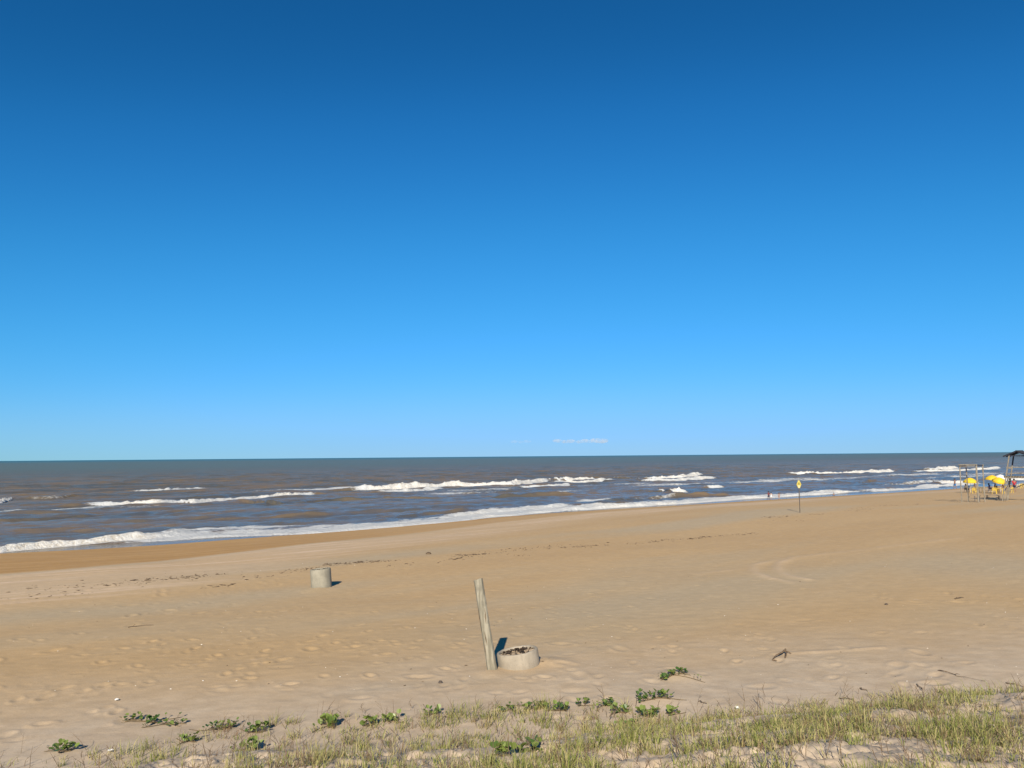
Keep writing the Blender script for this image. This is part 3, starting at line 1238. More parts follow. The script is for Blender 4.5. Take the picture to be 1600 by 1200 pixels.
# ------------------------------------------------------------------ open timber frame and lifeguard tower
def build_frame():
    A = ground(1502.9, 784.8)
    L = along(A, T3, 1513)
    Wd = along(A, W3, 1529)
    C = set_ground(A + W3 * Wd)
    B = set_ground(A + T3 * L)
    D = set_ground(A + W3 * Wd + T3 * L)
    H = height_to(A, 726.0)
    root = empty("timber_frame", A, rz=math.atan2(TY, TX))
    tag(root, "open grey timber frame of four tall posts near the yellow umbrellas", "timber frame")
    inv = Matrix.Rotation(-math.atan2(TY, TX), 3, 'Z')

    def loc(p):
        return inv @ (Vector(p) - A)

    a, b, c, d = loc(A), loc(B), loc(C), loc(D)
    up = Vector((0, 0, 1))
    tops = [Vector((q.x, q.y, H + e)) for q, e in ((a, 0), (b, -0.02), (c, 0.02), (d, 0.0))]
    for q, t, m, w in ((a, tops[0], 'timber', .10), (b, tops[1], 'timber', .10), (c, tops[2], 'timber', .14), (d, tops[3], 'timber', .11)):
        MB().beam(q - up * 0.6, t + Vector((0.02, 0, 0)), w, w, up=(0, 1, 0)).build("post", M[m], root)
    # far post's head: navy paint, with the shade there put into the colour too
    o = MB().beam(tops[1] - up * 0.85, tops[1] - up * 0.12, .112, .112, up=(0, 1, 0)).build("paint_shade_band", M['dark_timber'], root)
    z = Vector((0, 0, -0.05))

    def rail(p, q, w, h, m='timber', e=0.10):
        dd = (q - p).normalized() * e
        MB().beam(p - dd, q + dd, w, h).build("rail", M[m], root)

    rail(tops[0] + z, tops[2] + z, .07, .12)
    rail(tops[1] + z * 2, tops[3] + z * 2, .07, .12)
    rail(tops[0] + z * 3.6, tops[1] + z * 3.6, .08, .16, 'dark_timber')
    rail(tops[2] + z * 2.2, tops[3] + z * 2.2, .08, .14, 'dark_timber')
    rail(tops[0] + z * 5.5 + Vector((.03, 0, 0)), tops[2] + z * 5.5 + Vector((.03, 0, 0)), .05, .07)
    hm = height_to(A, 761.5)
    rail(Vector((b.x, b.y, hm)), Vector((d.x, d.y, hm)), .06, .13)
    rail(Vector((a.x, a.y, hm)), Vector((b.x, b.y, hm)), .06, .10)
    MB().beam((b.x + .06, b.y - .09, .48), (b.x + .06, b.y - .09, .58), .05, .05).build("bolt", M['dark_timber'], root)
    return A


FRAME_A = build_frame()


def build_tower():
    p = ground(1566.4, 783.0)
    wspan = along(p, W3, 1594)                   # from the outer leg to the middle of the tower
    H = height_to(p, 712.0)
    dep = 1.35
    ctr = p + W3 * wspan + T3 * dep / 2
    ctr = set_ground(ctr)
    rz = math.atan2(TY, TX)
    root = empty("lifeguard_tower", ctr, rz=rz)
    tag(root, "tall grey wooden lifeguard tower with dark pitched roof, cut by the right edge", "lifeguard tower")
    # local x along the shore, local -y landward; outer leg at y = +wspan
    top_y = 12.2 / (FPX * (0.584 + 0.64 * 0.811)) * px_m(p) * FPX
    k = px_m(p)
    foot = {}
    head = {}
    for sx in (-1, 1):
        for sy in (-1, 1):
            fx, fy = sx * dep / 2, sy * wspan
            wx = ctr + T3 * fx - W3 * fy
            zf = tz(wx.x, wx.y) - ctr.z
            foot[sx, sy] = Vector((fx, fy, zf - 0.5))
            head[sx, sy] = Vector((sx * dep / 2 * 0.86, sy * top_y, H + 0.03))
            f0 = Vector((fx, fy, zf))
            d = (head[sx, sy] - f0).normalized()
            mb = MB().beam(f0 - d * 0.5, head[sx, sy], .11, .11, up=(0, 1, 0))
            mb.build("leg", M['timber'], root)
            if sx > 0:
                q1 = f0 + (head[sx, sy] - f0) * 0.76
                MB().beam(q1, head[sx, sy] - d * 0.02, .122, .122, up=(0, 1, 0)).build("paint_shade_band", M['dark_timber'], root)  # back legs: dark sleeve for navy paint and the shade at their heads

    def at(sx, sy, z, grow=0.0):
        f = (z - foot[sx, sy].z) / (head[sx, sy].z - foot[sx, sy].z)
        q = foot[sx, sy].lerp(head[sx, sy], f)
        return Vector((q.x + sx * grow, q.y + sy * grow, z))

    def hz(py):
        return (proj(p)[1] - py) * k

    def rail(a, b, w, h, m='timber', name="rail", e=0.12):
        dd = (b - a).normalized() * e
        return MB().beam(a - dd, b + dd, w, h).build(name, M[m], root)

    zp = hz(746.8)
    # deck: joists and boards
    for sx in (-1, 1):
        rail(at(sx, -1, zp), at(sx, 1, zp), .09, .19, 'timber', "joist", 0.25)
    n = 11
    for i in range(n):
        y = -top_y * 1.75 + i * (top_y * 3.5 / (n - 1))
        MB().beam((-dep / 2 - 0.12, y, zp + .115), (dep / 2 + 0.12, y, zp + .115), .15, .03).build("deck_board", M['timber'], root)
    for zz, hh in ((hz(741.0), .07), (hz(731.4), .10)):
        for sx in (-1, 1):
            rail(at(sx, -1, zz, .03), at(sx, 1, zz, .03), .05, hh)
        rail(at(-1, 1, zz - .12, .03), at(1, 1, zz - .12, .03), .05, hh)
    # braces and ladder on the outer side
    rail(at(-1, 1, hz(768)), at(1, 1, hz(752)), .05, .09, 'dark_timber', "brace", 0)
    rail(at(1, 1, hz(768)), at(1, -1, hz(749)), .05, .09, 'timber', "brace", 0)
    rail(at(-1, -1, hz(768)), at(1, -1, hz(752)), .05, .09, 'timber', "brace", 0)
    lad = empty("ladder", (0, 0, 0))
    lad.parent = root
    f0, f1 = Vector((-0.28, wspan * 0.98, -0.25)), Vector((-0.20, top_y * 1.55, zp))
    g0, g1 = Vector((0.22, wspan * 0.98, -0.25)), Vector((0.20, top_y * 1.55, zp))
    for a, b in ((f0, f1), (g0, g1)):
        MB().beam(a, b + (b - a).normalized() * 0.1, .06, .10, up=(1, 0, 0)).build("stringer", M['timber'], lad)
    for i in range(1, 8):
        t = i / 8.2 + 0.06
        MB().beam(f0.lerp(f1, t), g0.lerp(g1, t), .09, .035).build("rung", M['timber'], lad)
    # bench seat under the roof
    MB().beam((0, -top_y * 0.8, zp + 0.55), (0, top_y * 0.8, zp + 0.55), .4, .05).build("seat", M['timber'], root)
    # roof: two dark pitched slabs, ridge along the shore
    rt = hz(706.2)
    eave_y = 21.5 / 12.2 * top_y
    ez = hz(714.6)
    roof = empty("roof", (0, 0, 0))
    roof.parent = root
    for sy in (-1, 1):
        a0 = Vector((0, 0, rt))
        b0 = Vector((0, sy * eave_y, ez))
        d = (b0 - a0).normalized()
        nrm = Vector((0, -d.z * sy, abs(d.y))).normalized()
        vs = []
        for x in (-dep / 2 - 0.18, dep / 2 + 0.18):
            for q in (a0, b0):
                for s in (0.0, 0.05):
                    vs.append((x, q.y, q.z + s))
        MB().add(vs, [(0, 1, 3, 2), (4, 6, 7, 5), (1, 5, 7, 3), (0, 2, 6, 4), (0, 4, 5, 1), (2, 3, 7, 6)]).build("slope", M['roof'], roof)
        for x in (-dep / 2 - 0.1, 0.0, dep / 2 + 0.1):
            MB().beam((x, sy * 0.04, rt - 0.07), (x, sy * (eave_y - .05), ez - 0.05), .06, .09).build("rafter", M['dark_timber'], roof)
    MB().beam((-dep / 2 - 0.19, 0, rt + 0.05), (dep / 2 + 0.19, 0, rt + 0.05), .12, .04).build("ridge_cap", M['roof'], roof)
    for sy in (-1, 1):
        rail(Vector((-dep / 2 - .1, sy * top_y, H - 0.02)), Vector((dep / 2 + .1, sy * top_y, H - 0.02)), .08, .10, 'dark_timber', "plate", 0.02)
    for sx in (-1, 1):
        rail(Vector((sx * dep / 2 * .86, -top_y, H - .13)), Vector((sx * dep / 2 * .86, top_y, H - .13)), .06, .10, 'dark_timber', "tie_beam", 0.1)
    return p


build_tower()


def build_bench(px0, px1, py, label, h_px, name="bench", bend=0.04):
    a = ground(px0, py)
    b = ground(px1, py)
    k = px_m(a)
    d = (b - a)
    L = d.length
    root = empty(name, set_ground((a + b) / 2), rz=math.atan2(d.y, d.x))
    tag(root, label, "bench")
    h = h_px * k
    for s in (-0.09, 0.09):
        pts = [(-L / 2, s, h), (0, s, h + bend), (L / 2, s, h)]
        MB().beam(pts[0], pts[1], .14, .04).build("plank", M['timber'], root)
        MB().beam(pts[1], pts[2], .14, .04).build("plank", M['timber'], root)
    for x in (-L / 2 + .12, L / 2 - .12):
        for s in (-0.12, 0.12):
            MB().beam((x, s, -.15), (x, s, h - .02), .06, .06).build("leg", M['dark_timber'], root)
    MB().beam((-L / 2 + .12, 0, h * .4), (L / 2 - .12, 0, h * .4), .04, .07).build("stretcher", M['timber'], root)
    return root


build_bench(1541, 1563, 779.5, "low wooden bench on the sand between the timber frame and the lifeguard tower", 5.5)
build_bench(1521.5, 1533, 783.8, "small low wooden stool-bench standing inside the open timber frame", 9.0, "bench", 0.0)


# ------------------------------------------------------------------ umbrellas, tables, chairs
def build_umbrella(px, py, top_py, r_px, label, mat, tilt=(0, 0)):
    p = ground(px, py)
    k = px_m(p)
    H = height_to(p, top_py)
    root = empty("beach_umbrella", p)
    tag(root, label, "umbrella", "beach umbrellas")
    r = r_px * k
    rise = r * 0.62
    MB().tube([(0, 0, -0.4), (0, 0, H - 0.04)], 0.02, 8).build("pole", M['pole_white'], root)
    n, rings = 8, 6
    vs, fs = [(0, 0, 0)], []
    for i in range(1, rings + 1):
        t = i / rings
        zz = -rise * (t ** 1.9)
        for g in range(n * 4):
            a = 2 * math.pi * g / (n * 4)
            ph = (g % 4) / 4.0
            sag = math.sin(math.pi * ph)
            rr = r * t * (1 - 0.045 * sag * t)
            vs.append((rr * math.cos(a), rr * math.sin(a), zz - 0.02 * sag * t))
    m = n * 4
    for g in range(m):
        fs.append((0, 1 + g, 1 + (g + 1) % m))
    for i in range(rings - 1):
        for g in range(m):
            a0, a1 = 1 + i * m + g, 1 + i * m + (g + 1) % m
            fs.append((a0, a0 + m, a1 + m, a1))
    o = MB().add(vs, fs).build("canopy", M[mat], root, smooth=True)
    o.location = (0, 0, H)
    o.rotation_euler = (R(tilt[0]), R(tilt[1]), random.uniform(0, .7))
    md = o.modifiers.new("thickness", 'SOLIDIFY')
    md.thickness = 0.006
    vl = MB()
    for g in range(m):
        a0, a1 = 2 * math.pi * g / m, 2 * math.pi * (g + 1) / m
        s0, s1 = math.sin(math.pi * (g % 4) / 4.0), math.sin(math.pi * ((g % 4) + 1) / 4.0)
        r0, r1 = r * (1 - .045 * s0) * .999, r * (1 - .045 * s1) * .999
        z0, z1 = -rise - .02 * s0, -rise - .02 * s1
        vl.add([(r0 * math.cos(a0), r0 * math.sin(a0), z0), (r1 * math.cos(a1), r1 * math.sin(a1), z1),
                (r1 * math.cos(a1), r1 * math.sin(a1), z1 - .09), (r0 * math.cos(a0), r0 * math.sin(a0), z0 - .09)], [(0, 1, 2, 3)])
    v = vl.build("valance", M[mat], o, smooth=True)
    rb = MB()
    for g in range(n):
        a = 2 * math.pi * g / n
        pts = [(r * t * math.cos(a) * .99, r * t * math.sin(a) * .99, -rise * t ** 1.9 - 0.012) for t in (0.03, .35, .7, 1.0)]
        MB().tube(pts, 0.005, 5).build("rib", M['pole_white'], o)
    MB().lathe([(0.0, .07), (.018, .05), (.02, .02), (.03, 0), (0, -.01)], 8).build("finial", M['pole_white'], o)
    return root


build_umbrella(1517, 769.2, 746.6, 10.3, "yellow beach umbrella seen through the open timber frame", 'yellow_cloth', (4, -3))
build_umbrella(1552.5, 769.6, 742.6, 10.6, "yellow beach umbrella, left one of the pair beside the lifeguard tower", 'yellow_cloth', (6, 2))
build_umbrella(1564, 771.0, 746.4, 10.2, "yellow beach umbrella tilted towards the viewer, next to the lifeguard tower", 'yellow_cloth', (16, -10))
build_umbrella(1565, 766.0, 741.6, 9.6, "white beach umbrella behind the two yellow ones", 'white_cloth', (2, 4))


def build_chair_proto(mat):
    """moulded plastic armchair, facing +x, seat at 0.43 m"""
    parts = []
    mb = MB()
    nx, ny = 6, 5
    vs, fs = [], []
    for j in range(2):
        for i in range(nx + 1):
            for q in range(ny + 1):
                x = -0.21 + 0.43 * i / nx
                y = -0.22 + 0.44 * q / ny
                z = 0.43 - 0.025 * math.sin(math.pi * q / ny) * math.sin(math.pi * i / nx) + 0.02 * (i / nx) - 0.02 * (1 - j)
                vs.append((x, y, z))
    s = (nx + 1) * (ny + 1)
    for i in range(nx):
        for q in range(ny):
            a = i * (ny + 1) + q
            fs.append((a, a + 1, a + ny + 2, a + ny + 1))
            fs.append((s + a, s + a + ny + 1, s + a + ny + 2, s + a + 1))
    border = [i * (ny + 1) for i in range(nx + 1)] + [nx * (ny + 1) + q for q in range(1, ny + 1)] + \
             [i * (ny + 1) + ny for i in range(nx - 1, -1, -1)] + [q for q in range(ny - 1, 0, -1)]
    for a, b in zip(border, border[1:] + border[:1]):
        fs.append((a, s + a, s + b, b))
    parts.append(("seat", MB().add(vs, fs)))
    bk = MB()
    for y in (-0.17, -0.085, 0.0, 0.085, 0.17):
        bk.beam((-0.20, y, 0.45), (-0.27, y * 1.05, 0.80), .05, .014, up=(1, 0, 0))
    bk.tube([(-0.19, -0.23, .43), (-0.25, -0.235, .68), (-0.275, -0.19, .82), (-0.285, 0, .86), (-0.275, 0.19, .82), (-0.25, 0.235, .68), (-0.19, 0.23, .43)],
            0.021, 6)
    parts.append(("backrest", bk))
    for sy in (-1, 1):
        parts.append(("armrest", MB().tube([(-0.235, sy * .235, .64), (-0.05, sy * .275, .66), (.14, sy * .275, .655), (.20, sy * .265, .60), (.205, sy * .25, .44)],
                                           0.021, 6)))
    for sx in (-1, 1):
        for sy in (-1, 1):
            parts.append(("leg", MB().tube([(sx * .19, sy * .21, .43), (sx * .235, sy * .245, 0.0), (sx * .237, sy * .247, -0.03)], [.032, .022, .02], 6)))
    return parts


_chair_meshes = {}


def put_chair(px, py, rz, label, mat='yellow', p=None):
    p = ground(px, py) if p is None else p
    if mat not in _chair_meshes:
        root = empty("plastic_chair", p, rz)
        for nm, mb in build_chair_proto(mat):
            mb.build(nm, M[mat], root, smooth=False)
        _chair_meshes[mat] = root
        o = root
    else:
        o = copy_tree(_chair_meshes[mat])
        o.location = p
        o.rotation_euler = (0, 0, rz)
    tag(o, label, "chair", "plastic beach chairs")
    return p


def put_table(px, py, rz, label, w_px, h_py):
    p = ground(px, py)
    k = px_m(p)
    root = empty("plastic_table", p, rz)
    tag(root, label, "table", "plastic beach tables")
    w, h = w_px * k, 0.72
    c = .05
    o = [(-w / 2 + c, -w / 2), (w / 2 - c, -w / 2), (w / 2, -w / 2 + c), (w / 2, w / 2 - c), (w / 2 - c, w / 2), (-w / 2 + c, w / 2), (-w / 2, w / 2 - c), (-w / 2, -w / 2 + c)]
    vs = [(x, y, h) for x, y in o] + [(x, y, h - .05) for x, y in o]
    fs = [tuple(range(8)), tuple(range(15, 7, -1))] + [(i, 8 + i, 8 + (i + 1) % 8, (i + 1) % 8) for i in range(8)]
    MB().add(vs, fs).build("tabletop", M['yellow'], root)
    for sx in (-1, 1):
        for sy in (-1, 1):
            MB().tube([(sx * w * .42, sy * w * .42, h - .04), (sx * w * .455, sy * w * .455, -0.03)], [.045, .028], 6).build("leg", M['yellow'], root)
    return p


# ------------------------------------------------------------------ people
SKIN = {'tan': flat("skin_tan", (0.22, 0.12, 0.075), 0.6), 'brown': flat("skin_brown", (0.11, 0.06, 0.038), 0.6),
        'light': flat("skin_light", (0.30, 0.185, 0.13), 0.6)}
HAIR = flat("dark_hair", (0.016, 0.012, 0.011), 0.6)


def skin_obj(name, verts, edges, radii, mat, parent, root_i=0, sub=1):
    me = bpy.data.meshes.new(name)
    me.from_pydata(verts, edges, [])
    o = bpy.data.objects.new(name, me)
    COL.objects.link(o)
    o.parent = parent
    sk = o.modifiers.new("skin", 'SKIN')
    sk.use_smooth_shade = True
    if not me.skin_vertices:
        raise RuntimeError("no skin layer")
    for i, r in enumerate(radii):
        sv = me.skin_vertices[0].data[i]
        sv.radius = r if isinstance(r, tuple) else (r, r)
        sv.use_root = (i == root_i)
    s = o.modifiers.new("smooth", 'SUBSURF')
    s.levels = sub
    s.render_levels = sub
    me.materials.append(mat)
    return o


def person(p, h, yaw, pose, skin, label, clothes, hair_long=False, group=None):
    """one continuous body grown round a posed skeleton (facing +x), garments and hair as children; h = standing height"""
    root = empty("person", p, yaw)
    tag(root, label, "person", group)
    J = {}
    J['pelvis'] = (0, 0, .53)
    J['waist'] = (0, 0, .615)
    J['chest'] = (0.0, 0, .735)
    J['neck'] = (0.0, 0, .835)
    J['jaw'] = (0.012, 0, .875)
    J['head'] = (0.008, 0, .93)
    J['crown'] = (0.0, 0, .975)
    J['nose'] = (0.05, 0, .905)
    for s, n in ((1, 'l'), (-1, 'r')):
        J['hip' + n] = (0, s * .052, .515)
        J['knee' + n] = (.012, s * .058, .285)
        J['ankle' + n] = (-.006, s * .06, .045)
        J['toe' + n] = (.085, s * .07, .014)
        J['sho' + n] = (0, s * .108, .80)
        J['elb' + n] = (-.02, s * .142, .635)
        J['wri' + n] = (.03, s * .148, .495)
        J['han' + n] = (.045, s * .148, .455)
        J['fin' + n] = (.06, s * .146, .415)
        J['thu' + n] = (.072, s * .132, .452)
    if pose == 'walk':
        J['kneel'] = (.085, .055, .295)
        J['anklel'] = (.075, .058, .055)
        J['toel'] = (.16, .062, .03)
        J['kneer'] = (-.01, -.055, .285)
        J['ankler'] = (-.115, -.058, .085)
        J['toer'] = (-.05, -.062, .014)
        J['elbl'], J['wril'], J['hanl'], J['finl'], J['thul'] = (-.075, .135, .65), (-.07, .14, .51), (-.065, .14, .47), (-.055, .138, .43), (-.045, .125, .465)
        J['elbr'], J['wrir'], J['hanr'], J['finr'], J['thur'] = (.035, -.14, .645), (.115, -.135, .525), (.14, -.133, .49), (.16, -.13, .455), (.155, -.118, .50)
    if pose in ('sit', 'sit_lean'):
        dz = (0.43 + 0.10) / h - .53
        lean = -.05 if pose == 'sit' else .10
        for k in list(J):
            x, y, z = J[k]
            t = max(0.0, (z - .53) / .45)
            J[k] = (x + (lean * t if z > .53 else 0), y, z + dz)
        hz_ = .53 + dz
        for s, n in ((1, 'l'), (-1, 'r')):
            J['hip' + n] = (.0, s * .055, hz_ - .01)
            J['knee' + n] = (.245, s * .075, hz_ - .0)
            J['ankle' + n] = (.25, s * .07, .045)
            J['toe' + n] = (.335, s * .08, .014)
            J['elb' + n] = (.03 + lean, s * .15, hz_ + .12)
            J['wri' + n] = (.15, s * .11, hz_ + .085)
            J['han' + n] = (.185, s * .095, hz_ + .075)
            J['fin' + n] = (.225, s * .085, hz_ + .062)
            J['thu' + n] = (.195, s * .07, hz_ + .088)
    if pose == 'crouch':
        dz = -.36
        for k in list(J):
            x, y, z = J[k]
            t = max(0.0, (z - .53) / .45)
            J[k] = (x + .16 * t - .03, y, z + dz)
        for s, n in ((1, 'l'), (-1, 'r')):
            J['hip' + n] = (-.03, s * .06, .16)
            J['knee' + n] = (.15, s * .09, .27)
            J['ankle' + n] = (.02, s * .08, .045)
            J['toe' + n] = (.105, s * .09, .014)
            J['elb' + n] = (.14, s * .14, .30)
            J['wri' + n] = (.20, s * .10, .19)
            J['han' + n] = (.22, s * .09, .155)
            J['fin' + n] = (.24, s * .08, .12)
            J['thu' + n] = (.235, s * .07, .165)
    rad = {'pelvis': (.082, .062), 'waist': (.072, .052), 'chest': (.088, .062), 'neck': .034, 'jaw': (.046, .05), 'head': (.056, .062),
           'crown': (.036, .042), 'nose': .008}
    for n in 'lr':
        rad.update({'hip' + n: .062, 'knee' + n: .037, 'ankle' + n: .024, 'toe' + n: (.022, .013), 'sho' + n: .043, 'elb' + n: .027, 'wri' + n: .018,
                    'han' + n: (.022, .012), 'fin' + n: (.016, .008), 'thu' + n: .007})
    E = [('pelvis', 'waist'), ('waist', 'chest'), ('chest', 'neck'), ('neck', 'jaw'), ('jaw', 'head'), ('head', 'crown'), ('jaw', 'nose')]
    for n in 'lr':
        E += [('pelvis', 'hip' + n), ('hip' + n, 'knee' + n), ('knee' + n, 'ankle' + n), ('ankle' + n, 'toe' + n), ('chest', 'sho' + n),
              ('sho' + n, 'elb' + n), ('elb' + n, 'wri' + n), ('wri' + n, 'han' + n), ('han' + n, 'fin' + n), ('han' + n, 'thu' + n)]
    names = list(rad)
    idx = {n: i for i, n in enumerate(names)}
    S = h
    sc = lambda r: tuple(q * S for q in r) if isinstance(r, tuple) else r * S
    skin_obj("body", [tuple(c * S for c in J[n]) for n in names], [(idx[a], idx[b]) for a, b in E], [sc(rad[n]) for n in names], SKIN[skin], root, idx['pelvis'])

    def mixp(a, b, t):
        return tuple((J[a][i] * (1 - t) + J[b][i] * t) for i in range(3))

    for kind, mat in clothes:
        V, ED, RD = [], [], []

        def av(pt, r):
            V.append(tuple(c * S for c in pt))
            RD.append(sc(r))
            return len(V) - 1

        if kind == 'shirt':
            a = av(mixp('pelvis', 'waist', .1), (.097, .078))
            b = av(J['waist'], (.092, .07))
            c = av(J['chest'], (.103, .078))
            ED += [(a, b), (b, c)]
            t = av(mixp('chest', 'neck', .6), (.06, .05))
            ED.append((c, t))
            for n in 'lr':
                s1 = av(J['sho' + n], .058)
                s2 = av(mixp('sho' + n, 'elb' + n, .7), .045)
                ED += [(c, s1), (s1, s2)]
            skin_obj("shirt", V, ED, RD, mat, root, b)
        elif kind in ('shorts', 'trunks'):
            a = av(mixp('pelvis', 'waist', .35), (.092, .072))
            c = av(J['pelvis'], (.096, .078))
            ED.append((a, c))
            ln, rr = (.95, .062) if kind == 'shorts' else (.3, .07)
            for n in 'lr':
                s1 = av(J['hip' + n], .076)
                s2 = av(mixp('hip' + n, 'knee' + n, ln), rr)
                ED += [(c, s1), (s1, s2)]
            skin_obj("shorts", V, ED, RD, mat, root, c)
        elif kind == 'top':
            b = av(mixp('waist', 'chest', .5), (.084, .064))
            c = av(mixp('chest', 'neck', .15), (.094, .07))
            ED.append((b, c))
            skin_obj("top", V, ED, RD, mat, root, b)
        elif kind == 'dress':
            mb = MB()
            prof = [(.062, .80), (.088, .74), (.078, .64), (.098, .55), (.125, .42), (.15, .30), (.147, .295), (.118, .42), (.08, .55), (.06, .8)]
            n = 18
            vs, fs = [], []
            for g in range(n):
                a = 2 * math.pi * g / n
                fl = 1 + (.07 * math.sin(3 * a + 1))
                for (r, z) in prof:
                    w = fl if z < .5 else 1
                    vs.append((r * w * math.cos(a) * .8 * S, r * w * math.sin(a) * S, z * S))
            m = len(prof)
            for g in range(n):
                j = (g + 1) % n
                for i in range(m - 1):
                    fs.append((g * m + i, j * m + i, j * m + i + 1, g * m + i + 1))
            mb.add(vs, fs).build("dress", mat, root, smooth=True)
    hd, cr, jw = J['head'], J['crown'], J['jaw']
    hb = MB()
    hb.ball(((hd[0] - .014) * S, hd[1] * S, (hd[2] + .022) * S), .072 * S, .070 * S, .064 * S, 12, 8, .03)
    if hair_long:
        hb.ball(((hd[0] - .045) * S, hd[1] * S, (hd[2] - .045) * S), .032 * S, .052 * S, .075 * S, 10, 7, .04)
    hb.build("hair", HAIR, root, smooth=True)
    return root


C_ = {n: flat("cloth_" + n, c, .8) for n, c in dict(blue=(0.012, 0.15, 0.38), red=(0.36, 0.018, 0.035), navy=(0.02, 0.03, 0.07), black=(0.013, 0.013, 0.018),
      white=(0.56, 0.55, 0.54), purple=(0.10, 0.06, 0.22), maroon=(0.16, 0.03, 0.045), pink=(0.36, 0.20, 0.19), grey=(0.2, 0.2, 0.21)).items()}

YAW_SEA = math.atan2(NY, NX)


def seated(px, py, yaw, skin, label, clothes, chair_label, chair_mat='yellow', pose='sit', hair_long=False, h=1.68):
    p = ground(px, py)
    put_chair(0, 0, yaw, chair_label, chair_mat, p)
    q = p + Vector((math.cos(yaw), math.sin(yaw), 0)) * -0.05
    q.z = p.z
    person(q, h, yaw, pose, skin, label, clothes, hair_long, "people sitting by the umbrellas")


M['dark_plastic'] = simple("dark_plastic", (0.05, 0.045, 0.05), .5, .1, 4)
seated(1510.5, 769.5, R(20), 'brown', "person in black top seated at the left under the single yellow umbrella", [('shirt', C_['black']), ('shorts', C_['black'])],
       "dark plastic chair under the single yellow umbrella", 'dark_plastic')
seated(1524.5, 769.0, R(200), 'tan', "bare-chested person seated at the right of the single yellow umbrella", [('trunks', C_['grey'])],
       "yellow plastic chair with a bare-chested person, right of the single umbrella", 'yellow', 'sit_lean')
put_chair(1520, 771.0, R(100), "empty yellow plastic chair seen between the posts of the timber frame")
put_table(1532.5, 769.5, R(35), "yellow plastic table behind the right posts of the timber frame", 9.0, 762)
seated(1547.5, 769.0, R(-20), 'light', "person in purple shirt seated under the left of the paired yellow umbrellas", [('shirt', C_['purple']), ('trunks', C_['pink'])],
       "white plastic chair under the left of the paired yellow umbrellas", 'white', 'sit', True)
seated(1557, 769.8, R(15), 'brown', "person in black clothes seated between the paired yellow umbrellas", [('shirt', C_['black']), ('shorts', C_['navy'])],
       "yellow plastic chair with a person in black, between the paired umbrellas")
seated(1568.5, 768.4, R(190), 'tan', "person with bare shoulders seated beside the lifeguard tower", [('trunks', C_['maroon'])],
       "yellow plastic chair nearest the lifeguard tower's front leg", 'yellow', 'sit_lean')
put_table(1563.8, 771.4, R(36), "yellow plastic table under the tilted umbrella", 9.0, 761)
put_chair(1553.5, 771.6, R(60), "empty yellow plastic chair in front of the person in black")
put_chair(1579.5, 770.5, R(120), "yellow plastic chair seen behind the legs of the lifeguard tower")
put_chair(1590, 763.0, R(170), "white plastic chair right of the person in the red shirt", 'white')
put_chair(1594, 763.6, R(200), "yellow plastic chair at right edge, beside the white one")
put_chair(1599, 762.2, R(30), "yellow plastic chair cut by the right edge of the picture")

_p = ground(1585.6, 768.6)
person(_p, height_to(_p, 748.4), R(60), 'walk', 'tan', "person in red shirt and navy shorts standing behind the lifeguard tower", [('shirt', C_['red']), ('shorts', C_['navy'])])
_p = ground(1492.5, 764.2)
person(_p, height_to(_p, 748.0), R(120), 'walk', 'tan', "bare-chested person in bright blue shorts walking towards the water", [('shorts', C_['blue'])])


def wader(px, py, top, yaw, pose, skin, label, clothes, hair_long=False):
    x, y = on_plane(px, py, 0.0)
    p = Vector((x, y, min(0.0, tz(x, y))))
    h = (proj(p)[1] - top) * px_m(p)
    if pose == 'crouch':
        h /= 0.62
    person(p, h, yaw, pose, skin, label, clothes, hair_long, "people at the water's edge")


wader(1201.3, 780.6, 767.8, R(110), 'walk', 'brown', "dark-haired person in maroon at the water's edge, left of the one in white", [('shirt', C_['maroon']), ('shorts', C_['navy'])])
wader(1205.2, 780.2, 769.0, R(80), 'stand', 'light', "person in a white dress at the water's edge", [('dress', C_['white'])], True)
wader(1217.4, 780.4, 769.8, R(60), 'walk', 'light', "person in pale swimwear wading alone, left of the warning sign", [('trunks', C_['pink']), ('top', C_['white'])], True)
wader(1303.2, 774.8, 769.8, R(100), 'crouch', 'light', "person crouching in the shallow water right of the warning sign", [('trunks', C_['navy']), ('top', C_['pink'])], True)


